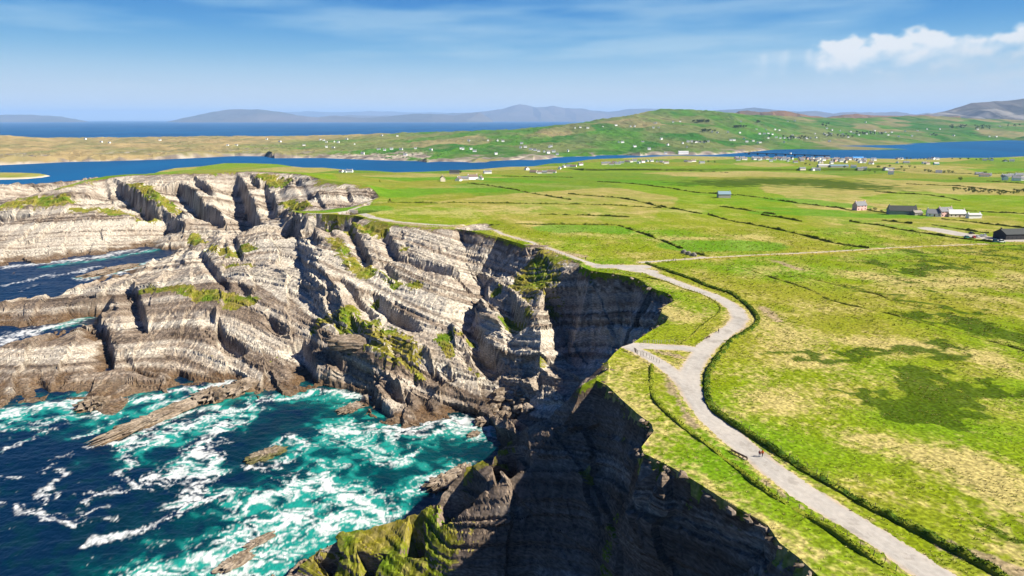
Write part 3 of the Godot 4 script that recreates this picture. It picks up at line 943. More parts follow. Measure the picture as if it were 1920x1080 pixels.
func sea_shift(p: Vector3) -> Vector3:
	var d := -p.z
	if d > 1080.0:
		return p
	var a := 0.45 * n_mid.get_noise_2d(p.x * 0.8 + p.z * 0.25, p.z * 1.8) + 0.32 * n_fine.get_noise_2d(p.x * 0.5, p.z * 0.9) + 0.12 * n_fine.get_noise_2d(p.x * 2.2, p.z * 2.2)
	if d < 700.0:
		a += 0.35 * foam.read(p.x, p.z)
	return p + Vector3(0, a, 0)

func build_sea() -> void:
	foam = Sheet.new(-640, -980, 30, -165, 1.3)
	for a in FOAM:
		var q := sea_points(a, 2)
		foam.stroke(q, a[0] * 1.35 * maxf(1.0, -q[0].z / 350.0), a[1])
	pools = Sheet.new(-640, -980, 30, -165, 3.0)
	for a in POOLS:
		pools.stroke(sea_points(a, 1), a[0] * 1.2, 1.0)
	var net := Net.new()
	for d in [90.0, 140.0, 190.0, 320.0, 420.0, 540.0, 680.0, 840.0, 1000.0, 1200.0, 1500.0, 2000.0, 2600.0, 3300.0, 4300.0, 6000.0, 9000.0, 15000.0, 26000.0, 45000.0, 95000.0]:
		for k in 27:
			var px := -700.0 + 125.0 * k
			var v := on_d(px, d, 0.0)
			net.add(v, 1.0 if v.x < 45.0 and d > 170.0 and d < 1000.0 and px < 1050.0 else 0.0)
	for v in [Vector3(-600, 0, 0), Vector3(600, 0, 0), Vector3(-9000, 0, 9000), Vector3(9000, 0, 9000), Vector3(0, 0, 12000), Vector3(-60000, 0, 0), Vector3(60000, 0, 0)]:
		net.add(v, 0.0)
	net.knit()
	net.refine(1.0 / 50.0, 1.0 / 230.0, 10, 0.4, Vector3(0, EYE, 0), cp, sp)
	lap("sea refined %d" % net.p.size())
	var c := PackedColorArray()
	var count := net.p.size()
	c.resize(count)
	var q := PackedVector3Array()
	q.resize(count)
	for i in count:
		c[i] = sea_color(net.p[i])
		q[i] = sea_shift(net.p[i])
	var t := PackedInt32Array()
	var u := PackedInt32Array()
	for i in range(0, net.t.size(), 3):
		if q[net.t[i]].z < -1080.0:
			u.append_array([net.t[i], net.t[i + 2], net.t[i + 1]])
		else:
			t.append_array([net.t[i], net.t[i + 2], net.t[i + 1]])
	var m := strip(q, c, t)
	var a := []
	a.resize(Mesh.ARRAY_MAX)
	a[Mesh.ARRAY_VERTEX] = q
	a[Mesh.ARRAY_COLOR] = c
	a[Mesh.ARRAY_INDEX] = u
	m.add_surface_from_arrays(Mesh.PRIMITIVE_TRIANGLES, a)
	m.surface_set_material(0, M.water)
	m.surface_set_material(1, M.open_water)
	setting("sea", m, "dark teal sea with white foam and green aerated water below the cliffs")
	lap("sea done")

# ---------------------------------------------------------------- the island across the sound, and hills: bearing and distance
const SHORE_FAR := [-300,314, -100,312, 0,310, 60,307.5, 130,304, 200,302.5, 300,299.5, 380,296, 440,293, 500,293.5, 515,297, 600,296.5, 700,300.5, 800,303, 870,304, 920,302.5, 1000,298.5, 1060,294.5, 1130,291.5, 1200,291, 1290,291.5, 1340,290.5, 1400,286, 1450,281, 1500,280, 1560,281, 1640,281.5, 1700,280.5, 1740,277.5, 1768,274.8,
	1740,271.5, 1700,269.5, 1740,268, 1830,265, 1920,262, 2100,259, 2300,257]
# bearing, row, distance
const ISLE := [-300,300,2950, -100,299,2950, 0,298,2930, 100,294,3000, 200,290,3150, 300,288,3260, 400,284,3450, 440,285,3420, 520,289,3250, 600,290,3200, 700,293,3100, 800,296,2900, 900,296,2900, 1000,292,3050, 1100,286,3350, 1200,285,3400, 1300,284,3500,
	-300,280,3500, -100,282,3400, 0,281,3350, 100,280,3500, 200,275,3900, 300,272,4100, 400,270,4300, 500,272,4300, 600,275,4000, 700,278,3700, 800,280,3550, 900,280,3500, 1000,277,3700, 1100,273,3850, 1200,272,3900, 1300,272,3900, 1400,272,4100, 1500,273,4600, 1600,274,4700, 1700,275,4750, 1745,274.9,4800,
	-300,262,3900, -100,260,3950, 0,262,4200, 60,266,4300, 200,264,4900, 400,260,5300, 600,262,5100, 700,262,4800, 800,262,4500, 900,262,4300, 1000,260,4300, 1100,256,4400, 1200,254,4500, 1300,254,4500, 1400,257,4700, 1500,262,5000, 1600,264,5100, 1660,266,5200, 1760,262,5700, 1920,256,6000, 2200,252,6200,
	-300,250,4200, -150,249,4200, -60,251,4300, 0,254,4500, 40,260,4900, 140,258.5,5600, 250,257.5,6000, 400,256,6300, 520,255.5,6400, 600,255,6300, 700,251.5,6000, 760,249,5800, 830,246.5,5500, 900,245,5400, 1000,240,5200, 1050,236,5100, 1100,232,5100, 1200,236,5000, 1300,236,5000, 1400,242,5200, 1500,248,5600, 1600,250,5800, 1700,250,6000, 1800,248,6400, 1920,244,6800, 2200,240,7000,
	1105,228.5,5500, 1130,222,5600, 1165,219.5,5700, 1180,218,5800, 1200,211,6000, 1230,206,6100, 1262,204.5,6200, 1300,205,6200, 1330,209,6100, 1370,213,6000, 1420,222,6000, 1500,232,6400, 1600,236,6800, 1700,234,7200, 1800,236,7400, 1920,237,8000, 2200,234,8000,
	1400,215,6900, 1450,217,7200, 1520,220,7600, 1600,222,7900, 1650,220,8200, 1720,217.5,8400, 1760,218.5,8600, 1820,222,9000, 1870,229,9500, 1920,231,9800, 2200,230,10000]
const BACK := [-300,4600,-9, -100,4600,-9, 0,5100,-9, 60,5400,-9, 140,6100,-9, 250,6600,-9, 400,7000,-9, 600,7000,-9, 700,6800,-9, 900,6200,-9, 1000,6000,-9, 1090,6100,-9, 1150,7200,-9, 1300,8400,60, 1450,9500,60, 1600,10500,60, 1750,11500,60, 1920,12500,60, 2200,12500,60]
# far ridges: distance, half depth, then bearing and row of the skyline
const RIDGES := [
	[42000, 3600, 0, -250,214, -100,214.5, 0,216, 60,215.5, 110,218, 145,224],
	[40000, 4000, 0, 335,224, 372,217, 400,211, 440,206.5, 482,205, 520,209, 550,214, 575,219, 600,220, 630,217.5, 680,221.5, 720,220, 780,214.5, 810,214, 850,217, 900,212],
	[52000, 5000, 0, 600,219, 700,217, 800,215.5, 900,211, 940,206, 975,197.5, 1000,200.5, 1015,202.5, 1040,200, 1060,204, 1100,206, 1140,209, 1180,206, 1220,204, 1290,209, 1340,211, 1400,215],
	[76000, 6000, 0, 430,215, 460,210.5, 600,209.5, 760,210.5, 850,213, 960,215],
	[38000, 3600, 0, 1310,214, 1340,207, 1400,202.5, 1440,204, 1480,210, 1530,208, 1560,212, 1600,211.5, 1640,214, 1680,212, 1720,216, 1740,213, 1770,219],
	[8000, 600, 1, 1370,217, 1385,209, 1402,207, 1425,210, 1450,210, 1470,208, 1495,212, 1520,219, 1560,222],
	[10000, 700, 1, 1550,220, 1580,215.5, 1610,214.5, 1640,217, 1680,218, 1730,216.5, 1800,219],
	[15500, 2200, 2, 1735,219, 1760,212, 1800,201, 1840,193, 1860,191, 1890,190, 1920,186, 1980,178, 2060,170, 2200,160, 2400,150, 2700,150],
]

func far_color(p: Vector3) -> Color:
	var m := n_mid.get_noise_2d(p.x * 0.12, p.z * 0.06)
	var b := n_big.get_noise_2d(p.x * 0.15 + 40.0, p.z * 0.1)
	var f := n_fine.get_noise_2d(p.x * 0.05, p.z * 0.03)
	var q := Vector2(p.x * 0.7 + p.z * 0.2, p.z * 0.34 - p.x * 0.1)
	var cell := n_cell2.get_noise_2dv(q)
	var c := Color(0.050, 0.125, 0.016)
	if cell > 0.72:
		c = Color(0.17, 0.15, 0.07)
	elif cell > 0.35:
		c = Color(0.10, 0.125, 0.04)
	elif cell < -0.45:
		c = Color(0.030, 0.100, 0.014)
	c = c.lerp(Color(0.10, 0.12, 0.045), clampf(0.25 + 1.2 * m, 0.0, 0.7))
	# heath: the western end and the tops
	var heath := clampf((-420.0 - p.x * 0.8 + (-p.z - 3000.0) * 0.1) / 700.0 + 1.0 * b + 0.4 * m, 0.0, 1.0)
	heath = maxf(heath, clampf(b * 3.0 - 1.25 + 0.8 * m, 0.0, 0.75))
	c = c.lerp(Color(0.235, 0.18, 0.085).lerp(Color(0.15, 0.14, 0.06), clampf(0.4 + 1.6 * m, 0.0, 1.0)), heath)
	c = c * (0.9 + 0.3 * f)
	if p.y < 16.0 and p.x < 1200.0:
		var r := clampf((6.0 + 13.0 * f + 13.0 * m + (5.0 if p.x < -300.0 else 0.0) - p.y) * 0.3, 0.0, 1.0)
		c = c.lerp(Color(0.30, 0.26, 0.215).lerp(Color(0.12, 0.10, 0.085), clampf(0.4 + 1.8 * f, 0.0, 1.0)), r)
	return c

func survey_far() -> void:
	var shore := PackedVector3Array()
	var bank := PackedVector3Array()
	for i in range(0, SHORE_FAR.size(), 2):
		var s := at_h(SHORE_FAR[i], SHORE_FAR[i + 1], -0.5)
		shore.append(s)
		if SHORE_FAR[i] < 1700:
			bank.append(s * Vector3(1.012, 0, 1.012) + Vector3(0, (17.0 if SHORE_FAR[i] < 520 else 6.0) + 3.0 * sin(i * 2.3), 0))
			coast.add(s * Vector3(0.97, 0, 0.97) + Vector3(0, -9, 0), 0.0)
		elif SHORE_FAR[i] > 1740:
			coast.add(s * Vector3(0.985, 0, 0.985) + Vector3(0, -9, 0), 0.0)
	coast.line(shore, 0.0, 50.0)
	coast.line(bank, 0.0, 50.0)
	for i in range(0, ISLE.size(), 3):
		coast.add(at_d(ISLE[i], ISLE[i + 1], ISLE[i + 2] * EYE / 170.0), 0.0)
	for i in range(0, BACK.size(), 3):
		coast.add(on_d(BACK[i], BACK[i + 1] * EYE / 170.0, BACK[i + 2]), 0.0)
	var bay := [1800,274, 1800,268.6, 1850,272, 1850,280, 1920,267, 1950,276, 2100,264, 2300,261, 1785,271, 1766,270, 2200,275]
	for i in range(0, bay.size(), 2):
		coast.add(at_h(bay[i], bay[i + 1], -9.0), 0.0)
	coast.knit()

func build_far() -> void:
	coast.refine(1.0 / 120.0, 1.0 / 120.0, 9, 3.0, Vector3(0, EYE, 0), cp, sp)
	lap("far refined %d" % coast.p.size())
	var c := PackedColorArray()
	var q := PackedVector3Array()
	for p in coast.p:
		var k := clampf(p.y / 20.0, 0.0, 1.0)
		var s := p + Vector3(0, k * (9.0 * n_mid.get_noise_2d(p.x * 0.18, p.z * 0.12) + 5.0 * n_fine.get_noise_2d(p.x * 0.08, p.z * 0.08)), 0)
		if p.y < 18.0 and p.x < -250.0 and p.y > -0.4:
			s.y += 5.0 * n_fine.get_noise_2d(p.x * 0.2, p.z * 0.2)
		q.append(s)
		c.append(far_color(s))
	var t := PackedInt32Array()
	for i in range(0, coast.t.size(), 3):
		var a := coast.t[i]
		if q[a].y < -2.0 and q[coast.t[i + 1]].y < -2.0 and q[coast.t[i + 2]].y < -2.0:
			continue
		t.append_array([a, coast.t[i + 2], coast.t[i + 1]])
	setting("island_terrain", strip(q, c, t), "island of green fields and tan heath beyond the sound", M.far)
	spit()
	var words := ["low blue mountain on the sea horizon at its western end", "long blue mountain island rising from the sea horizon", "twin peaked blue mountain range beyond the open sea", "faintest pale blue ridge along the sea horizon", "blue hills beyond the green island hill",
		"dark brown moorland knolls behind the green island hill", "low olive moorland rise before the big purple mountain", "big purple mountain with pale scree closing the view"]
	for k in RIDGES.size():
		ridge(RIDGES[k], words[k])
	lap("far done")

func spit() -> void:
	var net := Net.new()
	var rim := PackedVector3Array()
	var crown := PackedVector3Array()
	var ring := [-300,339, -100,339, 0,338, 50,336, 80,333.5, 96,330.5, 80,327, 40,325, 0,324.5, -100,324.5, -300,325]
	for i in range(0, ring.size(), 2):
		var s := at_h(ring[i], ring[i + 1], -0.6)
		rim.append(s)
		var mid := at_h(clampf(ring[i], -260.0, 60.0), 331.0, 0.0)
		crown.append(s.lerp(mid, 0.25) + Vector3(0, 4.0, 0))
		net.add(s + (s - mid) * 0.1 + Vector3(0, -6, 0), 0.0)
	net.line(rim, 0.0, 30.0)
	net.line(crown, 0.0, 30.0)
	for px in [-200.0, -100.0, 0.0, 40.0]:
		net.add(at_h(px, 331.0, 0.0) + Vector3(0, 9.0, 0), 0.0)
	net.knit()
	net.refine(1.0 / 190.0, 1.0 / 190.0, 7, 3.0, Vector3(0, EYE, 0), cp, sp)
	var c := PackedColorArray()
	var q := PackedVector3Array()
	for p in net.p:
		var m := n_mid.get_noise_2d(p.x * 0.4, p.z * 0.2)
		q.append(p + Vector3(0, 1.6 * m, 0))
		c.append(Color(0.40, 0.34, 0.27).lerp(Color(0.13, 0.155, 0.02).lerp(Color(0.22, 0.19, 0.06), clampf(0.4 + m, 0.0, 1.0)), clampf((p.y - 2.2 + 2.0 * m) * 0.9, 0.0, 1.0)))
	var t := PackedInt32Array()
	for i in range(0, net.t.size(), 3):
		t.append_array([net.t[i], net.t[i + 2], net.t[i + 1]])
	setting("islet", strip(q, c, t), "low grassy islet with a pale shore in the sound", M.far)

func ridge(a: Array, words: String) -> void:
	var dist: float = a[0]
	var half: float = a[1]
	var net := Net.new()
	var crest := PackedVector3Array()
	for i in range(3, a.size(), 2):
		crest.append(at_d(a[i], a[i + 1], dist))
	for i in crest.size() - 1:
		var m := maxi(1, ceili(crest[i].distance_to(crest[i + 1]) / (half * 0.3)))
		for k in m:
			var p := crest[i].lerp(crest[i + 1], float(k) / m)
			net.add(p, 0.0)
			for s in [-1.0, -0.55, 0.55, 1.0]:
				net.add(Vector3(p.x * (1.0 + s * half / dist), -10.0 if absf(s) > 0.9 else p.y * (0.42 + 0.16 * sin(i * 2.1 + k * 1.3 + s)), p.z - s * half), 0.0)
	var last := crest[crest.size() - 1]
	net.add(last, 0.0)
	net.add(last + Vector3(half * 0.2, -last.y - 10.0, 0), 0.0)
	net.add(crest[0] + Vector3(-half * 0.2, -crest[0].y - 10.0, 0), 0.0)
	net.knit()
	net.refine(1.0 / 240.0, 1.0 / 240.0, 8, 20.0, Vector3(0, EYE, 0), cp, sp)
	var c := PackedColorArray()
	var q := PackedVector3Array()
	var s := 900.0 / half
	for p in net.p:
		var r := n_ridge.get_noise_2d(p.x * 0.05 * s, p.z * 0.05 * s)
		var m := n_mid.get_noise_2d(p.x * 0.02 * s, p.z * 0.02 * s)
		q.append(p + Vector3(0, clampf(p.y / 150.0, 0.0, 1.0) * half * 0.022 * (r + 0.7 * m), 0))
		var moor := Color(0.060, 0.055, 0.040).lerp(Color(0.095, 0.078, 0.060), clampf(0.5 + 1.4 * m, 0.0, 1.0))
		if a[2] == 1:
			moor = moor.lerp(Color(0.14, 0.085, 0.05), clampf(0.3 + 1.5 * r, 0.0, 0.8))
		elif a[2] == 2:
			moor = moor.lerp(Color(0.22, 0.20, 0.17), clampf((r + 0.7 * m - 0.25) * 4.0, 0.0, 0.7) if p.y < 330.0 else 0.0)
		c.append(moor)
	var t := PackedInt32Array()
	for i in range(0, net.t.size(), 3):
		t.append_array([net.t[i], net.t[i + 2], net.t[i + 1]])
	setting("hills", strip(q, c, t), words, M.far)

# ---------------------------------------------------------------- rocks and boulders
func lump(size: Vector3, seed_no: int, across := 14, around := 22, rough := 0.35, bed := 0.0) -> ArrayMesh:
	var s := Shape.new()
	var n := FastNoiseLite.new()
	n.seed = seed_no
	n.frequency = 0.9
	n.fractal_octaves = 4
	for j in across + 1:
		for i in around:
			var th := PI * j / across
			var ph := TAU * i / around
			var d := Vector3(sin(th) * cos(ph), cos(th), sin(th) * sin(ph))
			# squared off towards a block, then broken
			var m := pow(absf(d.x), 3.2) + pow(absf(d.y), 3.2) + pow(absf(d.z), 3.2)
			d *= pow(m, -1.0 / 3.2)
			var q := d * size
			var f := 1.0 + rough * n.get_noise_3d(q.x * 0.5 + d.x, q.y * 0.8 + d.y, q.z * 0.5 + d.z) + 0.12 * (hash1(floori(q.y / maxf(0.35, size.y * 0.16)) + seed_no) - 0.5)
			s.v.append(Vector3(q.x * f, q.y * (1.0 + 0.5 * (f - 1.0)), q.z * f))
			var t := hash1(floori((q.y + 0.3 * q.x * bed) / 0.6) + seed_no)
			var c := Color(0.16, 0.118, 0.08).lerp(Color(0.34, 0.28, 0.22), clampf(t + 0.8 * n.get_noise_3d(q.x, q.y, q.z), 0.0, 1.0))
			s.c.append(c)
	for j in across:
		for i in around:
			var a := j * around + i
			var b := j * around + (i + 1) % around
			s.t.append_array([a, b, b + around, a, b + around, a + around])
	return s.mesh()

func wet(m: ArrayMesh, line: float, tint: Color) -> ArrayMesh:            # weed and wet below a ragged line
	var a := m.surface_get_arrays(0)
	var v: PackedVector3Array = a[Mesh.ARRAY_VERTEX]
	var c: PackedColorArray = a[Mesh.ARRAY_COLOR]
	for i in v.size():
		c[i] = c[i].lerp(tint, clampf((line + 0.9 * n_fine.get_noise_2d(v[i].x * 2.0, v[i].z * 2.0) - v[i].y) * 1.2, 0.0, 0.85))
	a[Mesh.ARRAY_COLOR] = c
	var o := ArrayMesh.new()
	o.add_surface_from_arrays(Mesh.PRIMITIVE_TRIANGLES, a)
	return o

func sea_rock(px0: float, py0: float, px1: float, py1: float, wide: float, high: float, label: String, seed_no: int, green := false, group := "") -> void:
	var a := at_h(px0, py0, 0.0)
	var b := at_h(px1, py1, 0.0)
	var d := b - a
	var m := lump(Vector3(d.length() * 0.5, high, wide), seed_no, 16, 44 if d.length() > 12.0 else 24, 0.85, 1.0)
	m = wet(m, high * (0.9 if green else 0.3), Color(0.11, 0.11, 0.03) if green else Color(0.15, 0.09, 0.042))
	var o := put("sea_rock", m, M.rock)
	o.position = (a + b) * 0.5 + Vector3(0, 0.1, 0)
	o.rotation.y = atan2(-d.z, d.x)
	tag(o, label, "rock", group)

func rocks() -> void:
	sea_rock(190,829, 366,757, 4.5, 3.0, "long narrow brown reef lying parallel to the slab shore in white foam", 3)
	sea_rock(368,752, 425,742, 7.0, 4.6, "square brown rock block at the landward end of the long reef", 4)
	sea_rock(420,745, 480,722, 5.5, 4.8, "sloping brown rock wedge between the square block and the slab shore", 5)
	sea_rock(466,866, 530,845, 3.4, 2.2, "small weed-green rock alone in dark water with foam at one end", 6, true)
	sea_rock(412,1074, 470,1040, 2.6, 2.0, "thin brown reef in the widest foam beside the near spur", 7)
	sea_rock(462,1030, 512,1004, 1.8, 1.3, "broken continuation of the thin reef awash in foam", 8)
	sea_rock(160,520, 250,500, 8.0, 3.0, "flat brown rock in the far inlet ringed with surf", 9)
	sea_rock(878,819, 900,812, 2.0, 1.2, "small brown rock awash in the foam at the cove mouth", 10)
	sea_rock(895,800, 915,789, 3.4, 2.6, "rounded brown rock at the foot of the boulder beach", 11)
	sea_rock(636,775, 674,758, 4.0, 1.1, "dark rock awash beside the central block's left corner", 12)
	sea_rock(806,922, 850,900, 4.0, 3.2, "black rock in the shade at the foot of the near spur", 13)
	sea_rock(845,897, 884,880, 3.5, 2.6, "black rock in the shade nearer the cove head", 14)
	sea_rock(150,763, 200,762, 6.0, 4.0, "brown rock shelf jutting from the left slab's shore", 15)
	var spots := [922,770,3.2, 938,757,4.0, 952,770,3.6, 966,757,4.2, 978,742,3.6, 942,784,3.2, 958,784,3.0, 926,788,2.4, 985,756,3.0, 935,742,3.4, 972,772,3.0, 990,770,2.6, 905,776,2.6]
	for i in range(0, spots.size(), 3):
		var q := ground(spots[i], spots[i + 1])
		var r: float = spots[i + 2]
		var o := put("boulder", lump(Vector3(r, r * 0.75, r * 0.85), 30 + i, 10, 14, 0.5), M.rock)
		o.position = q + Vector3(0, r * 0.3, 0)
		o.rotation = Vector3(0.3 * sin(i), i * 1.3, 0.25 * cos(i * 2.0))
		tag(o, "big brown boulder in the heap at the head of the cove", "boulder", "boulders at the head of the cove")
	var ledge := ground(668, 652)
	var big := put("slab_boulder", lump(Vector3(15.0, 4.2, 6.0), 99, 14, 26, 0.4, 1.0), M.rock)
	big.position = ledge + Vector3(0, 2.2, 0)
	big.rotation = Vector3(0.1, 0.15, -0.12)
	tag(big, "large dark leaning rock slab on the mossy ledge", "boulder")
	var loose := [612,612,1.8, 640,600,1.4, 705,640,1.6, 730,632,1.3, 655,630,1.5, 690,622,1.2, 745,668,1.4, 625,625,1.6, 675,603,1.2, 720,655,1.6, 640,490,1.8, 652,505,1.6, 628,470,1.6, 765,640,1.2, 600,622,1.5, 632,480,1.5]
	for i in range(0, loose.size(), 3):
		var q := ground(loose[i], loose[i + 1])
		var r: float = loose[i + 2]
		var o := put("loose_stone", lump(Vector3(r, r * 0.6, r * 0.8), 60 + i, 8, 11, 0.5), M.rock)
		o.position = q + Vector3(0, r * 0.2, 0)
		o.rotation.y = i * 0.9
		tag(o, "grey fallen stone lying on the mossy cliff ledges", "stone", "fallen stones on the cliff ledges")
	# broken outcrops along the lip of the near cliff and the cove
	var edge := smooth_run(triples(TOP.slice(9, 132)), 1.6)
	var kinds := []
	for k in 6:
		kinds.append(lump(Vector3(1.5, 0.5, 0.75), 160 + k, 5, 7, 0.9, 1.0))
	for i in edge.size():
		var p := edge[i]
		if rng.randf() > 0.25 + 1.1 * n_mid.get_noise_2d(p.x * 2.0, p.z * 2.0) + (0.3 if p.z > -165.0 else 0.0):
			continue
		var r := 0.35 + 0.95 * rng.randf() * rng.randf()
		var o := put("outcrop", kinds[i % 6], M.rock)
		o.position = p + Vector3(rng.randf_range(-1.2, 0.5), -0.35 - 0.9 * rng.randf(), rng.randf_range(-0.6, 0.8))
		o.rotation = Vector3(rng.randf_range(-0.3, 0.3), rng.randf() * TAU, rng.randf_range(-0.3, 0.3))
		o.scale = Vector3.ONE * r
		var d := -p.z
		tag(o, ("big" if r > 0.75 else "small" if r < 0.45 else "middling") + " jagged pale outcrop on the cliff lip " + ("beside the grassy nose in the cove" if d > 240.0 else "under the railed viewpoint" if d > 200.0 else "at the root of the near spur" if d > 172.0 else "at the notch before the bench" if d > 138.0 else "along the near edge below the fence"), "outcrop", "outcrops along the cliff lip")

# ---------------------------------------------------------------- banks, hedges, fences
func smooth_run(a: PackedVector3Array, step: float) -> PackedVector3Array:
	var c := Curve3D.new()
	for i in a.size():
		var t := (a[mini(i + 1, a.size() - 1)] - a[maxi(i - 1, 0)]) * 0.16
		c.add_point(a[i], -t, t)
	c.bake_interval = step
	return c.get_baked_points()

# a sod bank with growth on it; leaves are small tilted faces set all over it
func bank(label: String, pts: Array, wide: float, high: float, leafy: float, tone: Color, group := "", category := "hedge bank", called := "hedge_bank", gaps := 0.5) -> void:
	var a := smooth_run(run(pts, 0), maxf(0.8, wide * 0.6))
	if a.size() < 2:
		return
	var o := thing(called, label, category, a[0], 0.0, group)
	var s := Shape.new()
	var l := Shape.new()
	var prof := [-1.0, 0.0, -0.72, 0.75, -0.25, 1.0, 0.25, 0.98, 0.72, 0.7, 1.0, 0.0]
	var rows := prof.size() / 2
	for i in a.size():
		var p := plain_shift(a[i])
		var f := (a[mini(i + 1, a.size() - 1)] - a[maxi(i - 1, 0)])
		var side := Vector3(-f.z, 0, f.x).normalized()
		var h := high * clampf(0.75 + gaps * n_mid.get_noise_2d(p.x * 1.6, p.z * 1.6) + 0.5 * n_fine.get_noise_2d(p.x, p.z), -0.05, 1.7)
		for k in rows:
			var q: Vector3 = p + side * (prof[2 * k] * wide * 0.5) + Vector3(0, prof[2 * k + 1] * h - (0.4 if k == 0 or k == rows - 1 else 0.0), 0)
			q += Vector3(1, 1, 1) * 0.18 * wide * n_fine.get_noise_3d(q.x * 1.5, q.y * 1.5, q.z * 1.5)
			s.v.append(q - a[0])
			var m := n_fine.get_noise_3d(q.x * 0.8, q.y, q.z * 0.8)
			s.c.append(tone.lerp(OLIVE, clampf(0.25 + 0.9 * m, 0.0, 0.7)))
		var n := int(leafy * (1.0 + rng.randf()) * clampf(h / high, 0.0, 1.0))
		for k in n:
			var u := rng.randf_range(-0.75, 0.75)
			var c := p - a[0] + side * (u * wide * 0.5) + f.normalized() * rng.randf_range(-0.5, 0.5) + Vector3(0, h * (1.0 - u * u * 0.7) + rng.randf_range(-0.1, 0.25), 0)
			var r := rng.randf_range(0.10, 0.26)
			var e1 := Vector3(rng.randf_range(-1, 1), rng.randf_range(-0.6, 1), rng.randf_range(-1, 1)).normalized()
			var e2 := e1.cross(Vector3(rng.randf_range(-1, 1), rng.randf_range(-1, 1), rng.randf_range(-1, 1))).normalized()
			l.quad(c - e1 * r, c + e2 * r * 0.6, c + e1 * r * 1.2, c - e2 * r * 0.6)
			var lc := tone.lerp(Color(0.09, 0.15, 0.012), rng.randf() * 0.7)
			l.c.append_array([lc, lc, lc, lc])
	for i in a.size() - 1:
		for k in rows - 1:
			var b := i * rows + k
			s.t.append_array([b, b + 1, b + rows + 1, b, b + rows + 1, b + rows])
	put("earth_bank", s.mesh(), M.far, o)
	if l.v.size():
		put("foliage", l.mesh(), M.far, o).set_meta("kind", "stuff")

func fence(label: String, pts: Array, gap: float, high: float, c: Color, rails: int, group := "") -> void:
	var a := smooth_run(run(pts, 0), gap)
	var base := a[0]
	var o := thing("post_fence", label, "fence", base, 0.0, group)
	var post := Shape.new()
	post.rod(Vector3(0, -0.3, 0), Vector3(0, high, 0), 0.075, 0.065, 7)
	var pm := post.mesh()
	var m := mat(c, 0.9)
	var wires := []
	for r in rails:
		wires.append(Shape.new())
	for i in a.size():
		var p := plain_shift(a[i]) - base
		var q := put("post", pm, m, o)
		q.position = p
		q.rotation = Vector3(rng.randf_range(-0.05, 0.05), rng.randf() * TAU, rng.randf_range(-0.05, 0.05))
		if i + 1 < a.size():
			var p2 := plain_shift(a[i + 1]) - base
			for r in rails:
				var h := high * (0.93 - 0.36 * r)
				wires[r].rod(p + Vector3(0, h, 0), p2 + Vector3(0, h, 0), 0.012, 0.012, 4)
	for w in wires:
		put("wire", w.mesh(), M.wire, o)

const FIELD_LINES := [
	[1157,422, 1200,436, 1240,450, 1278,465], [1302,474, 1328,481], [1328,403, 1377,415, 1400,418, 1467,433, 1520,445, 1567,455, 1628,466], [1245,388, 1315,402], [1350,387, 1400,394, 1453,403], [1428,403, 1503,415], [1593,415, 1642,422, 1691,432, 1776,443, 1858,453],
	[1383,365, 1467,377, 1567,390], [1066,363, 1167,373, 1243,388], [1747,423, 1819,433, 1852,438], [1766,410, 1841,419, 1930,428], [1654,413, 1710,420], [1624,394, 1661,399], [1560,388, 1592,394], [1766,392, 1850,397, 1930,402],
	[727,380, 850,381, 967,382, 1140,385, 1240,389], [712,340, 733,378], [917,423, 1030,422, 1155,422], [877,343, 940,352, 1000,363, 1070,374], [1120,340, 1210,347, 1300,360, 1380,366],
	[1250,318, 1310,321, 1365,324], [1100,318, 1180,317, 1240,318], [940,330, 1010,332, 1075,333], [1640,360, 1740,366, 1800,376], [1700,345, 1800,350, 1910,362], [1740,322, 1830,326, 1930,322], [1850,340, 1930,345],
	[1010,402, 1100,404, 1180,408]]

func line_words(a: Array) -> String:
	var mid_x := 0.0
	var mid_y := 0.0
	for i in range(0, a.size(), 2):
		mid_x += a[i]
		mid_y += a[i + 1]
	mid_x /= a.size() / 2
	mid_y /= a.size() / 2
	var where := "in the middle fields of the plateau"
	if mid_y < 331.0:
		where = "in the low fields by the sound" if mid_x < 1300.0 else "in the fields below the village"
	elif mid_x > 1700.0:
		where = "beside the car park" if mid_y > 404.0 else "behind the row of three houses" if mid_y > 385.0 else "in the straw fields inland"
	elif mid_x > 1530.0:
		where = "near the pink farmhouse" if mid_y < 410.0 else "before the long dark-roofed shed"
	elif mid_x < 1000.0:
		where = "in the fields behind the inlet"
	elif mid_y > 440.0:
		where = "beside the three stone huts"
	elif mid_y < 375.0:
		where = "near the blue-grey barn" if mid_x > 1250.0 else "in the upper fields of the plateau"
	elif mid_y > 418.0:
		where = "running down to the inland track" if mid_x > 1300.0 else "in the field above the wide gravel area"
	return "%s dark field bank %s" % ["long" if absf(a[a.size() - 2] - a[0]) > 150.0 else "short", where]

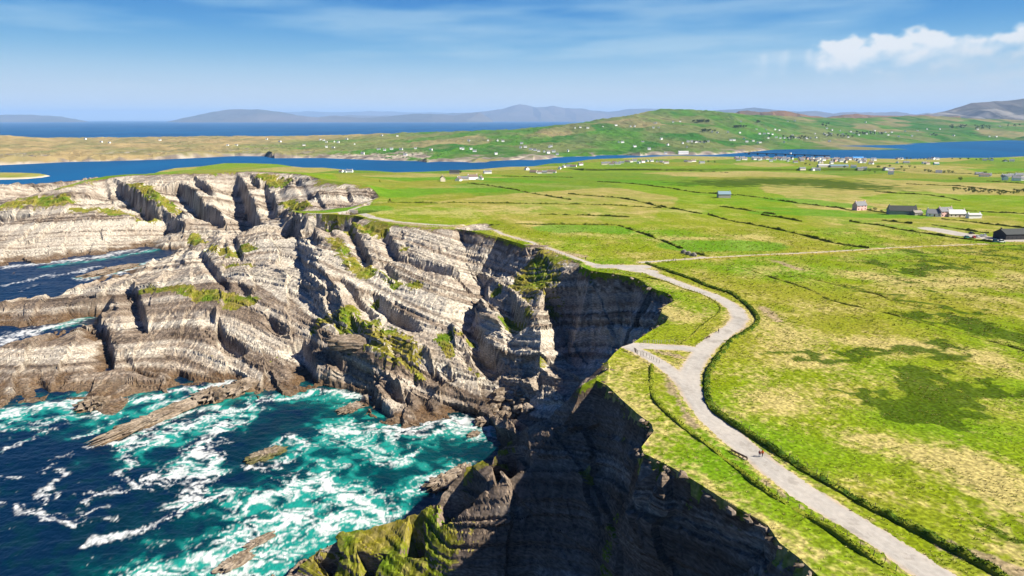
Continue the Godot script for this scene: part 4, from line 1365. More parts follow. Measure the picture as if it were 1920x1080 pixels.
func hedges() -> void:
	var dark := Color(0.030, 0.062, 0.008)
	bank("thick dark hedge bank following the outer side of the gravel path", [1212,493, 1245,506, 1290,521, 1330,538, 1370,550, 1397,568, 1416,588, 1421,601, 1406,617, 1378,632, 1360,652, 1342,677, 1328,702, 1326,735, 1334,765, 1368,792, 1425,829, 1486,869, 1560,912, 1655,963, 1744,1008, 1866,1073, 1960,1125], 2.2, 1.1, 26.0, dark)
	bank("low grassy bank with a dark ditch between the path and the near cliff edge", [1222,684, 1222,715, 1228,748, 1262,785, 1311,825, 1344,850, 1384,882, 1425,915, 1486,953, 1547,990, 1605,1028, 1690,1085, 1760,1130], 1.5, 0.5, 7.0, Color(0.11, 0.14, 0.014), "", "hedge bank", "hedge_bank", 1.5)
	bank("low bank curving round the grassy nose between cove and path", [1277,643, 1305,622, 1330,600, 1347,588, 1350,574, 1333,561, 1310,551, 1283,542, 1247,528, 1197,518], 1.1, 0.4, 5.0, Color(0.12, 0.125, 0.02), "", "earth bank", "earth_bank", 1.2)
	bank("straw-topped earth bank running inland beside the narrow track", [1312,487, 1400,482, 1500,477, 1640,470, 1740,465, 1850,460, 1950,456], 1.7, 0.7, 3.0, Color(0.19, 0.155, 0.035), "", "earth bank", "earth_bank")
	bank("overgrown ditch bank crossing the rough pasture", [1400,504, 1447,521, 1517,543, 1567,566, 1661,588, 1722,604, 1789,624, 1844,638, 1930,662], 1.6, 0.45, 5.0, Color(0.085, 0.095, 0.016), "", "ditch bank", "ditch_bank", 1.8)
	bank("faint second ditch bank in the rough pasture", [1517,522, 1572,535, 1644,552, 1678,566, 1789,590], 1.2, 0.3, 3.0, Color(0.10, 0.10, 0.016), "", "ditch bank", "ditch_bank", 1.8)
	for a in FIELD_LINES:
		bank(line_words(a), a, 1.9, 1.25, 2.5, Color(0.040, 0.058, 0.010), "field banks on the plateau", "field bank", "field_bank", 1.2)
	fence("weathered post and wire fence along the cliff side of the path", [1421,905, 1458,928, 1498,955, 1543,980, 1588,1007, 1638,1042, 1680,1070, 1740,1108], 3.2, 1.05, lin(0.10, 0.085, 0.065), 2)
	fence("short fence round the railed viewpoint spur of the path", [1172,646, 1190,658, 1212,668, 1236,680], 1.9, 1.15, lin(0.12, 0.10, 0.085), 2)
	fence("pale rail fence on the cove side of the viewpoint spur", [1176,643, 1207,642, 1240,641, 1265,640], 2.4, 1.0, lin(0.30, 0.27, 0.23), 2)
	fence("fence of pale posts along the cliff top by the wide gravel area", [1101,501, 1140,508, 1183,515, 1217,518, 1247,528, 1283,540, 1318,553], 4.5, 1.1, lin(0.26, 0.23, 0.19), 2)
	fence("wire fence on the field side of the thick hedge bank", [1340,760, 1378,790, 1434,828, 1496,868, 1570,912, 1664,962, 1752,1006, 1875,1070], 5.0, 1.15, lin(0.13, 0.11, 0.085), 2)
	fence("fence of dark posts beside the far cliff path", [1085,491, 1060,481, 1030,470, 1000,460, 960,449], 5.0, 1.1, lin(0.11, 0.09, 0.07), 1)
	fence("fence along the worn cliff top above the inlet", [575,399, 610,398.5, 650,399, 690,406, 730,411], 6.0, 1.1, lin(0.16, 0.13, 0.10), 1)

# ---------------------------------------------------------------- buildings
const FAR_HOMES := [525,267, 427,274, 443,274, 600,263, 607,264, 612,268, 627,267, 634,268, 650,262, 625,279, 612,277, 710,282, 721,283, 734,281, 752,282, 779,281, 808,283, 865,280, 868,281, 883,281, 716,255, 745,256, 879,265, 915,265, 933,265, 943,266, 978,270, 985,277, 976,278, 995,282, 1003,283, 1010,285, 1020,286, 1028,288, 1038,286, 1045,291, 1033,276, 1030,277, 1065,285, 1078,241, 1088,240, 1102,241, 1130,239, 1155,236, 1182,238, 1190,238, 1225,241, 1235,241, 1230,232, 1228,233, 1262,230, 1275,229,
	1160,268, 1167,268, 1190,276, 1217,281, 1252,273, 1248,289, 1280,270, 1290,267, 1297,267, 1305,268, 1312,268, 1320,268, 1327,267, 1288,278, 1370,264, 1376,264, 1400,267, 1412,266, 1420,269, 1425,269, 1418,244, 1436,244, 1453,244, 1461,245, 1424,252, 1433,252, 1440,252, 1448,253, 1486,255, 1490,260, 1440,260, 1455,259, 1463,260, 1471,260, 1480,260, 1497,260, 1513,260, 1530,259, 1550,254, 1477,229, 1490,228, 1389,229, 1387,250, 1528,252, 1545,252, 1558,252, 1580,253, 1600,251, 1620,251, 1632,250, 1640,251, 1650,250, 1660,249, 1672,249,
	1697,247, 1720,246, 1738,243, 1762,243, 1710,256, 1745,254, 1788,255, 1855,257, 1868,257, 1623,230, 1555,266, 1512,261, 1520,260, 1833,243, 1875,238, 1610,254, 1625,252, 1595,248, 1560,245, 1550,242, 1575,246, 1640,246, 1665,254, 1685,257, 1590,259, 1470,268, 1395,262, 1335,249, 1345,250, 1365,249, 1240,262, 1205,268, 570,274, 665,272, 500,262, 300,264, 190,268, 205,269, 160,262, 890,285, 930,290, 760,292, 680,290]
const NEAR_HOMES := [914,325, 860,339, 868,338, 886,337, 901,337, 830,340, 988,319, 1000,324, 1012,325, 1021,325, 1031,325, 1036,324, 1049,317, 1057,314, 1067,313, 1075,313, 1089,310, 640,323, 649,323, 656,323, 1133,309, 1140,307, 1146,309, 1152,306, 1158,308, 1165,306, 1175,304, 1183,304, 1190,303, 1197,306, 1205,305, 1213,303, 1222,303, 1232,304, 1240,305, 1249,306, 1286,304, 1293,304, 1300,303, 1316,306, 1504,318, 1525,319, 1533,319, 1600,315, 1612,318, 1620,317, 1660,318, 1670,319, 1682,306, 1699,306, 1733,307, 1738,308, 1760,324, 1835,328, 1845,331, 1850,330, 1886,332, 1897,331, 1910,332, 1884,338, 1905,339, 1917,338, 1683,299, 1690,299, 1741,299, 1749,299, 1757,299, 1846,301, 1854,300, 1860,301, 1885,303, 1897,303, 1670,327]

func gable(l: float, w: float, wall_h: float, roof_h: float) -> Array:       # [walls, roof, chimneys]
	var a := Shape.new()
	var x := l * 0.5
	var z := w * 0.5
	a.quad(Vector3(-x, -1.5, z), Vector3(-x, wall_h, z), Vector3(x, wall_h, z), Vector3(x, -1.5, z))
	a.quad(Vector3(x, -1.5, -z), Vector3(x, wall_h, -z), Vector3(-x, wall_h, -z), Vector3(-x, -1.5, -z))
	for s in [-1.0, 1.0]:
		a.quad(Vector3(s * x, -1.5, -z), Vector3(s * x, wall_h, -z), Vector3(s * x, wall_h, z), Vector3(s * x, -1.5, z))
		a.tri(Vector3(s * x, wall_h, -z), Vector3(s * x, wall_h + roof_h - 0.05, 0), Vector3(s * x, wall_h, z))
	var r := Shape.new()
	var k := roof_h / z
	for s in [-1.0, 1.0]:
		var e := Vector3(0, wall_h - 0.35 * k + 0.12, s * (z + 0.35))
		var t := Vector3(0, wall_h + roof_h + 0.12, 0)
		var o := Vector3(x + 0.3, 0, 0)
		r.quad(e - o, t - o, t + o, e + o)
		r.quad(e - o - Vector3(0, 0.2, 0), e - o, e + o, e + o - Vector3(0, 0.2, 0))
		r.tri(e - o - Vector3(0, 0.2, 0), t - o, e - o)
	var c := Shape.new()
	for s in [-1.0, 1.0]:
		c.box(Vector3(s * (x - 0.5) - 0.4, wall_h + roof_h - 0.6, -0.35), Vector3(s * (x - 0.5) + 0.4, wall_h + roof_h + 1.0, 0.35))
	return [a.mesh(), r.mesh(), c.mesh()]

func openings(l: float, w: float, wall_h: float, parent: Node, count: int, two: bool) -> void:
	var win := Shape.new()
	win.box(Vector3(-0.5, 0, -0.06), Vector3(0.5, 1.2, 0.06))
	var wm := win.mesh()
	var door := Shape.new()
	door.box(Vector3(-0.5, -0.2, -0.07), Vector3(0.5, 2.05, 0.07))
	for s in [-1.0, 1.0]:
		for i in count:
			var x := -l * 0.5 + l * (i + 0.5) / count
			if i == count / 2 and s > 0.0:
				put("door", door.mesh(), M.door, parent).position = Vector3(x, 0, s * w * 0.5)
			else:
				put("window", wm, M.pane, parent).position = Vector3(x, 0.9, s * w * 0.5)
			if two:
				put("window", wm, M.pane, parent).position = Vector3(x, 3.5, s * w * 0.5)

func home(where: Vector3, turn: float, l: float, w: float, wall_h: float, roof_h: float, wall: Material, roof: Material, label: String, group := "", near := false, called := "cottage", category := "house") -> Node3D:
	var o := thing(called, label, category, where, turn, group)
	var key := "%d_%d_%d" % [roundi(l), roundi(w), roundi(wall_h)]
	if not M.has(key):
		M[key] = gable(roundf(l), roundf(w), roundf(wall_h), roof_h)
	put("wall", M[key][0], wall, o)
	put("roof", M[key][1], roof, o)
	put("chimney", M[key][2], wall, o.get_child(1))
	last_home = o
	var hue: String = {M.white: "white", M.cream: "cream", M.rose: "pink"}.get(wall, "pale")
	last_look = "%s%s %s house, %s roof," % ["long " if roundf(l) > 16.0 else "small " if roundf(l) < 12.0 else "", hue, "two-storey" if wall_h > 4.5 else "single-storey", "brown" if roof == M.brown_roof else "slate"]
	if near:
		openings(roundf(l), roundf(w), wall_h, o, maxi(3, int(l / 3.2)), wall_h > 4.5)
	return o

func tree_shape(seed_no: int, high: float, wide: float) -> Array:
	var g := RandomNumberGenerator.new()
	g.seed = seed_no
	var t := Shape.new()
	var c := Shape.new()
	t.rod(Vector3(0, -0.5, 0), Vector3(0.2, high * 0.6, 0), 0.22, 0.10, 6)
	for k in 5:
		var a := k * 1.3
		t.rod(Vector3(0.1, high * (0.25 + 0.06 * k), 0), Vector3(cos(a) * wide * 0.3, high * (0.5 + 0.07 * k), sin(a) * wide * 0.3), 0.09, 0.03, 5)
	for k in 520:
		var blob := k % 9
		var bc := Vector3(cos(blob * 2.4) * wide * 0.27 * (1.0 if blob else 0.0), high * (0.45 + 0.05 * blob), sin(blob * 2.4) * wide * 0.27)
		var d := Vector3(g.randfn(), g.randfn() * 0.75, g.randfn()).normalized() * (0.55 + 0.5 * g.randf()) * wide * 0.25
		var p := bc + d
		var e1 := Vector3(g.randf_range(-1, 1), g.randf_range(-1, 1), g.randf_range(-1, 1)).normalized() * 0.36
		var e2 := e1.cross(Vector3(g.randf_range(-1, 1), 1, g.randf_range(-1, 1))).normalized() * 0.26
		c.quad(p - e1, p + e2, p + e1, p - e2)
		var lc := Color(0.030, 0.055, 0.012).lerp(Color(0.065, 0.10, 0.02), g.randf())
		c.c.append_array([lc, lc, lc, lc])
	return [t.mesh(), c.mesh()]

var last_home: Node3D
var last_look := ""

func say_home(zone: String) -> void:
	last_home.set_meta("label", last_look + " " + zone)

func near_zone(px: float, py: float) -> String:
	if px < 700.0:
		return "on the shore field behind the far headland"
	if px < 930.0:
		return "in the farm cluster near the dark shore barn"
	if px < 1100.0:
		return "in the hamlet on the green slope above the sound"
	if px < 1260.0:
		return "in the row along the sound west of the village"
	if px < 1330.0:
		return "in the gap between shore row and village"
	if px < 1640.0:
		return "below the village near the long blue-roofed shed"
	if py < 304.5:
		return "on the flat shore beyond the village"
	if px < 1780.0:
		return "among the trees inland of the teal shed"
	return "in the farm group by the straw fields"

func isle_zone(px: float, py: float) -> String:
	if px < 520.0:
		return "on the tan heath end of the island"
	if px < 700.0:
		return "in the island hamlet where heath meets green fields"
	if px < 900.0:
		return "in the row above the island's green shore fields"
	if px < 1070.0:
		return "in the line of houses climbing from the island shore"
	if py < 246.0 and px < 1300.0:
		return "high on the slope of the green island hill"
	if px < 1345.0:
		return "near the long white building on the island shore"
	if px < 1525.0:
		return "along the island road opposite the bridge" if py > 256.0 else "in the upper island fields beside the hill"
	if px < 1690.0:
		return "round the wooded village on the island"
	return "on the far shore of the wide bay"

func buildings() -> void:
	for i in range(0, NEAR_HOMES.size(), 2):
		var q := ground(NEAR_HOMES[i], NEAR_HOMES[i + 1])
		var big := rng.randf()
		home(q, rng.randf_range(-0.6, 0.5) + (PI / 2 if rng.randf() < 0.25 else 0.0), 11.0 + 6.0 * big, 7.0 + 2.0 * rng.randf(), 3.0 if rng.randf() < 0.7 else 5.0, 3.2, M.white if rng.randf() < 0.8 else M.cream, [M.slate, M.slate, M.brown_roof][rng.randi() % 3],
			"", "scattered houses on this side of the sound")
		say_home(near_zone(NEAR_HOMES[i], NEAR_HOMES[i + 1]))
	# the waterside village: rows along the shore road
	var made := 0
	while made < 112:
		var px := rng.randf_range(1378.0, 1642.0)
		var low := 296.5 + 0.006 * (px - 1400.0)
		var py := low + 1.2 + rng.randf() * rng.randf() * lerpf(5.0, 9.5, clampf((px - 1400.0) / 160.0, 0.0, 1.0))
		var q := ground(px, py)
		if q.x > 1e8:
			continue
		made += 1
		home(q, 0.1 + rng.randf_range(-0.25, 0.25) + (PI / 2 if rng.randf() < 0.2 else 0.0), 8.0 + 6.0 * rng.randf(), 6.0 + 2.0 * rng.randf(), 5.0 if rng.randf() < 0.6 else 3.0, 3.4, [M.white, M.white, M.cream, M.rose, M.white][rng.randi() % 5], [M.slate, M.slate, M.brown_roof][rng.randi() % 3],
			"", "houses of the waterside village")
		say_home("in the waterside village " + ("beside the bridge end" if px < 1460.0 else "in its thick middle" if px < 1560.0 else "near the blue-roofed quay shed"))
	for i in range(0, FAR_HOMES.size(), 2):
		var q := coast.hit(Vector3(0, EYE, 0), ray(FAR_HOMES[i], FAR_HOMES[i + 1]))
		if q.x > 1e8 or q.y < 1.0:
			continue
		home(q + Vector3(0, 2.0, 0), rng.randf_range(-0.4, 0.4) + (PI / 2 if rng.randf() < 0.2 else 0.0), 10.0 + 5.0 * rng.randf(), 6.0 + 2.0 * rng.randf(), 4.0 if rng.randf() < 0.7 else 5.0, 3.0, M.white, M.slate, "", "white houses on the island")
		say_home(isle_zone(FAR_HOMES[i], FAR_HOMES[i + 1]))
	# the ones with a look of their own
	home(ground(1611, 394), 0.35, 11.7, 6.2, 5.0, 3.8, M.rose, M.slate, "pink two-storey farmhouse alone at the edge of the bright green field", "", true, "farmhouse")
	home(ground(1614, 391), 1.9, 7.0, 4.7, 3.0, 2.6, M.rose, M.slate, "small pink outbuilding joined at right angles to the pink farmhouse", "", true, "outbuilding", "shed")
	home(ground(1690, 402), -0.2, 23.4, 9.4, 4.0, 4.0, M.concrete, M.dark_roof, "long dark-roofed farm shed between the pink house and the white farm", "", false, "farm_shed", "shed")
	home(ground(1678, 401), 0.1, 9.4, 7.0, 3.0, 3.0, M.concrete, M.dark_roof, "small dark shed at the end of the long dark-roofed shed", "", false, "farm_shed", "shed")
	home(ground(1718, 404), 0.3, 8.6, 4.7, 3.0, 1.6, M.stone, M.stone, "low stone outhouse in the old farmyard", "", false, "stone_outhouse", "outhouse")
	home(ground(1750, 405.5), -0.3, 10.9, 6.2, 3.0, 3.4, M.white, M.slate, "white bungalow at the farmyard end of the row of three", "", true, "bungalow")
	home(ground(1770, 405.5), 0.2, 13.3, 7.0, 5.0, 4.0, M.rose, M.slate, "tall pinkish house in the middle of the row of three", "", true, "house")
	home(ground(1791, 406), 0.0, 14.8, 7.0, 3.0, 4.0, M.cream, M.pale_roof, "long cream house with a pale roof at the end of the row of three", "", true, "long_house")
	home(ground(1825, 408.5), 0.0, 10.9, 4.7, 3.0, 1.2, M.white, M.pale_roof, "low white shed standing apart beyond the row of three", "", false, "low_shed", "shed")
	home(ground(1357, 370), 0.0, 14.0, 7.0, 4.0, 2.4, M.concrete, M.blue_roof, "blue-grey metal barn alone in the middle of the fields", "", false, "metal_barn", "barn")
	home(ground(852, 327), 0.1, 20.3, 8.6, 5.0, 4.0, M.stone, M.dark_roof, "dark-roofed barn near the shore of the sound", "", false, "shore_barn", "barn")
	home(ground(1544, 313.5), 0.0, 31.2, 12.5, 5.0, 3.0, M.cream, M.pale_roof, "large cream hall below the village", "", false, "hall", "hall")
	home(ground(1572, 314), 0.05, 48.4, 12.5, 5.0, 2.4, M.concrete, M.blue_roof, "very long blue-roofed shed below the village", "", false, "long_shed", "shed")
	home(ground(1608, 299.5), 0.0, 35.9, 14.0, 7.0, 3.0, M.white, M.bright_blue, "white quay shed with a bright blue roof at the water", "", false, "quay_shed", "shed")
	home(ground(1755, 309), 0.0, 14.0, 7.8, 4.0, 2.0, M.teal, M.pale_roof, "teal shed among the houses near the far shore", "", false, "teal_shed", "shed")
	home(coast.hit(Vector3(0, EYE, 0), ray(1281, 289)) + Vector3(0, 1, 0), 0.05, 40.6, 10.9, 8.0, 4.0, M.white, M.pale_roof, "large long white building on the island shore", "", false, "shore_building", "building")
	home(ground(1905, 447), 0.15, 26.5, 10.9, 4.0, 3.0, M.dark_wall, M.dark_roof, "big dark visitor building beside the car park", "", true, "visitor_centre", "building")
	# trees: shelter belts by the houses
	var kinds := []
	for k in 3:
		kinds.append(tree_shape(200 + k, 7.5 + k, 7.0 + k))
	var near_trees: Array[float] = [1645,315, 1648,315.5, 1662,319, 1672,320, 1676,321, 1695,322, 1734,322, 1740,323, 1745,323, 1770,325, 1778,325, 1785,326, 1580,313, 1553,315, 1583,316, 1690,299.5, 1700,299.5, 1707,299.5, 1720,300, 1726,300, 1732,300, 1785,299, 1800,300, 1815,300, 1830,301, 1838,301, 1880,304, 1890,304, 1846,329, 1800,340, 1880,334, 1510,310, 1518,311, 1340,305.5, 1328,305.5, 845,326, 863,326, 1062,311, 1668,314, 1690,316, 1705,315, 1715,316, 1623,320, 1630,323, 1640,325,
		1883,445, 1877,446, 1888,444, 1892,446, 1640,397, 1632,396, 1652,399, 1788,359]
	for k in 70:
		var u := rng.randf()
		near_trees.append_array([1785.0 + 140.0 * u, 353.0 + 9.0 * u * (1.0 - u) * 4.0 * rng.randf() + 4.5 * u + 3.0 * rng.randf()])
	for i in range(0, near_trees.size(), 2):
		var q := ground(near_trees[i], near_trees[i + 1])
		if q.x > 1e8:
			continue
		var o := thing("tree", "dark green windblown tree " + ("in the scrubby copse beside the straw fields" if near_trees[i + 1] > 350.0 and near_trees[i + 1] < 380.0 else "beside the dark visitor building" if near_trees[i + 1] > 440.0 else "by the pink farmhouse" if near_trees[i + 1] > 390.0 else "on the flat shore beyond the village" if near_trees[i + 1] < 305.0 else "by the dark shore barn" if near_trees[i] < 1100.0 else "among the houses inland of the village"), "tree", q, i * 1.1, "trees near the houses")
		put("trunk", kinds[i % 3][0], M.bark, o)
		put("crown", kinds[i % 3][1], M.far, o)
		o.scale = Vector3.ONE * (0.75 + 0.4 * rng.randf()) * (0.42 if near_trees[i + 1] > 350 else 0.85)
	var far_trees := []
	var belts := [[1298, 1334, 228, 230, 26], [1376, 1400, 238.5, 240, 14], [1316, 1345, 246, 248, 14], [1416, 1424, 229, 231, 8], [1605, 1655, 249, 254, 26], [1780, 1812, 236, 242, 22], [1825, 1858, 236, 243, 20], [1540, 1556, 232, 238, 10], [1440, 1520, 258, 262, 16], [1545, 1600, 252, 258, 14], [1735, 1760, 253, 256, 6], [1300, 1330, 268, 269, 6], [1885, 1912, 234, 238, 8]]
	for b in belts.size():
		var band_: Array = belts[b]
		for k in band_[4]:
			far_trees.append_array([rng.randf_range(band_[0], band_[1]), rng.randf_range(band_[2], band_[3]), b])
	var woods := ["in the dark square wood under the green hilltop", "in the long thin wood on the hill's flank", "in the belt below the square wood", "in the clump beside the brown knolls", "in the wood round the island village", "in the copse on the bay's green slope", "in the larger copse on the bay's green slope", "above the island village", "along the island road", "between island road and island village", "by the bay shore", "by the island road's first houses", "under the big purple mountain"]
	for i in range(0, far_trees.size(), 3):
		var q := coast.hit(Vector3(0, EYE, 0), ray(far_trees[i], far_trees[i + 1]))
		if q.x > 1e8 or q.y < 1.0:
			continue
		var o := thing("island_tree", "dark island tree " + woods[far_trees[i + 2]], "tree", q + Vector3(0, 1, 0), i * 0.7, "trees on the island")
		put("trunk", kinds[i % 3][0], M.bark, o)
		put("crown", kinds[i % 3][1], M.far, o)
		o.scale = Vector3.ONE * (1.5 + 0.6 * rng.randf())

func bridge() -> void:
	var a := at_h(1396, 289.3, 0.0)
	var b := at_h(1556, 295.2, 0.0)
	var o := thing("road_bridge", "low dark road bridge on piers crossing the sound by the village", "bridge", a)
	var d := b - a
	var f := Transform3D(Basis(Vector3.UP, atan2(-d.z, d.x)), Vector3.ZERO)
	var deck := Shape.new()
	deck.box(Vector3(0, 5.0, -4.0), Vector3(d.length(), 7.0, 4.0), f)
	put("deck", deck.mesh(), M.dark_wall, o)
	for s in [-1.0, 1.0]:
		var rail := Shape.new()
		rail.box(Vector3(0, 7.01, s * 3.8 - 0.15), Vector3(d.length(), 8.1, s * 3.8 + 0.15), f)
		put("parapet", rail.mesh(), M.concrete, o)
	for k in 9:
		var p := Shape.new()
		var x := d.length() * (k + 0.5) / 9.0
		p.box(Vector3(x - 1.6, -4, -4.4), Vector3(x + 1.6, 4.99, 4.4), f)
		p.box(Vector3(x - 2.6, -4, -5.4), Vector3(x + 2.6, 1.2, 5.4), f)
		put("pier", p.mesh(), M.dark_wall, o)
	var c := thing("bridge_control_house", "small white control house standing on the road bridge", "building", a + f * Vector3(d.length() * 0.55, 7.0, -3.0), f.basis.get_euler().y)
	var w := Shape.new()
	w.box(Vector3(-4, 0.02, -3), Vector3(4, 6, 3))
	put("wall", w.mesh(), M.white, c)
	var r := Shape.new()
	r.box(Vector3(-4.4, 6.01, -3.4), Vector3(4.4, 6.6, 3.4))
	put("roof", r.mesh(), M.slate, c)

func beehive(px: float, py: float, r: float, label: String) -> void:
	var o := thing("stone_hut", label, "stone hut", plain_y(px, py))
	var s := Shape.new()
	var rows := 11
	var round_ := 26
	for j in rows:                                           # corbelled courses, each stepping in
		var t := float(j) / rows
		var rr := r * sqrt(1.0 - pow(t, 1.9)) + 0.02
		var y := t * r * 1.12
		for i in round_:
			var a0 := TAU * (i + 0.5 * (j % 2)) / round_
			var a1 := TAU * (i + 0.94 + 0.5 * (j % 2)) / round_
			var k := rr * (1.0 + 0.05 * (hash1(i * 31 + j * 7) - 0.5))
			var h := r * 1.12 / rows * 0.92
			var p0 := Vector3(cos(a0) * k, y - 0.2 * (1.0 if j == 0 else 0.0), sin(a0) * k)
			var p1 := Vector3(cos(a1) * k, y - 0.2 * (1.0 if j == 0 else 0.0), sin(a1) * k)
			var u := Vector3(0, h, 0)
			var q0 := Vector3(p0.x * 0.8, 0, p0.z * 0.8)
			var q1 := Vector3(p1.x * 0.8, 0, p1.z * 0.8)
			s.quad(p0, p0 + u, p1 + u, p1)
			s.quad(p0 + u, q0 + Vector3(0, y + h, 0), q1 + Vector3(0, y + h, 0), p1 + u)
			var c := Color(0.14, 0.13, 0.12).lerp(Color(0.26, 0.24, 0.21), hash1(i * 17 + j * 53))
			for e in 8:
				s.c.append(c)
	var cap := Shape.new()
	cap.rod(Vector3(0, r * 0.9, 0), Vector3(0, r * 1.16, 0), r * 0.45, r * 0.3, 12)
	put("wall", s.mesh(), M.far, o)
	put("capstone", cap.mesh(), M.stone, o)
	var door := Shape.new()
	door.box(Vector3(-0.35, -0.1, r * 0.9), Vector3(0.35, 1.05, r * 1.01))
	put("doorway", door.mesh(), M.dark_wall, o).rotation.y = 0.5

func bench(px: float, py: float, turn: float, long: float, label: String) -> void:
	var o := thing("bench", label, "bench", plain_y(px, py, 0.03), turn)
	for k in 3:
		var s := Shape.new()
		s.box(Vector3(-long / 2, 0.43, -0.2 + k * 0.15), Vector3(long / 2, 0.47, -0.08 + k * 0.15))
		put("seat_slat", s.mesh(), M.timber, o)
	for k in 3:
		var s := Shape.new()
		s.box(Vector3(-long / 2, 0.58 + 0.14 * k, 0.27), Vector3(long / 2, 0.68 + 0.14 * k, 0.31))
		put("back_slat", s.mesh(), M.timber, o)
	var legs := maxi(2, int(long / 1.1) + 1)
	for k in legs:
		var x := -long / 2 + 0.12 + (long - 0.24) * k / (legs - 1)
		var s := Shape.new()
		s.box(Vector3(x - 0.05, -0.1, -0.19), Vector3(x + 0.05, 0.428, -0.09))
		s.box(Vector3(x - 0.05, -0.1, 0.20), Vector3(x + 0.05, 0.98, 0.268))
		s.box(Vector3(x - 0.045, 0.64, -0.19), Vector3(x + 0.045, 0.69, 0.20))
		put("leg", s.mesh(), M.timber, o)

# ---------------------------------------------------------------- people: one skin over a skeleton of tapered bones
func figure(bones: Array, cell: float, lo: Vector3, hi: Vector3) -> ArrayMesh:
	var nx := ceili((hi.x - lo.x) / cell) + 1
	var ny := ceili((hi.y - lo.y) / cell) + 1
	var nz := ceili((hi.z - lo.z) / cell) + 1
	var f := PackedFloat32Array()
	var hue := PackedInt32Array()
	f.resize(nx * ny * nz)
	hue.resize(nx * ny * nz)
	for k in nz:
		for j in ny:
			for i in nx:
				var p := lo + Vector3(i, j, k) * cell
				var best := 9.0
				var sum := 0.0
				var who := 0
				for b in bones:
					var a: Vector3 = b[0]
					var e: Vector3 = b[1] - a
					var t := clampf((p - a).dot(e) / maxf(e.length_squared(), 1e-6), 0.0, 1.0)
					var d: float = p.distance_to(a + e * t) - lerpf(b[2], b[3], t)
					sum += exp(-d * 34.0)
					if d < best:
						best = d
						who = b[4]
				f[(k * ny + j) * nx + i] = -log(sum) / 34.0
				hue[(k * ny + j) * nx + i] = who
	var s := Shape.new()
	var ids := {}
	for k in nz - 1:
		for j in ny - 1:
			for i in nx - 1:
				var c := Vector3.ZERO
				var n := 0
				var who := -1
				for e in 12:
					var ax := e / 4
					var o := [0, 0, 0]
					o[(ax + 1) % 3] = e & 1
					o[(ax + 2) % 3] = (e >> 1) & 1
					var q := [o[0], o[1], o[2]]
					q[ax] = 1
					var i0: int = ((k + o[2]) * ny + j + o[1]) * nx + i + o[0]
					var i1: int = ((k + q[2]) * ny + j + q[1]) * nx + i + q[0]
					if (f[i0] < 0.0) != (f[i1] < 0.0):
						var t := f[i0] / (f[i0] - f[i1])
						c += Vector3(o[0], o[1], o[2]).lerp(Vector3(q[0], q[1], q[2]), t)
						n += 1
						who = hue[i0]
				if n:
					ids[Vector3i(i, j, k)] = s.v.size()
					s.v.append(lo + (Vector3(i, j, k) + c / n) * cell)
					s.c.append(palette[who])
	for k in range(1, nz - 1):
		for j in range(1, ny - 1):
			for i in range(1, nx - 1):
				for ax in 3:
					var st: int = [1, nx, nx * ny][ax]
					var i0 := (k * ny + j) * nx + i
					if (f[i0] < 0.0) == (f[i0 + st] < 0.0):
						continue
					var u := Vector3i.ZERO
					var w := Vector3i.ZERO
					u[(ax + 1) % 3] = 1
					w[(ax + 2) % 3] = 1
					var p := Vector3i(i, j, k)
					var q := [ids.get(p - u - w, -1), ids.get(p - w, -1), ids.get(p, -1), ids.get(p - u, -1)]
					if q.min() < 0:
						continue
					if f[i0] < 0.0:
						s.t.append_array([q[0], q[2], q[1], q[0], q[3], q[2]])
					else:
						s.t.append_array([q[0], q[1], q[2], q[0], q[2], q[3]])
	return s.mesh()

var palette := []

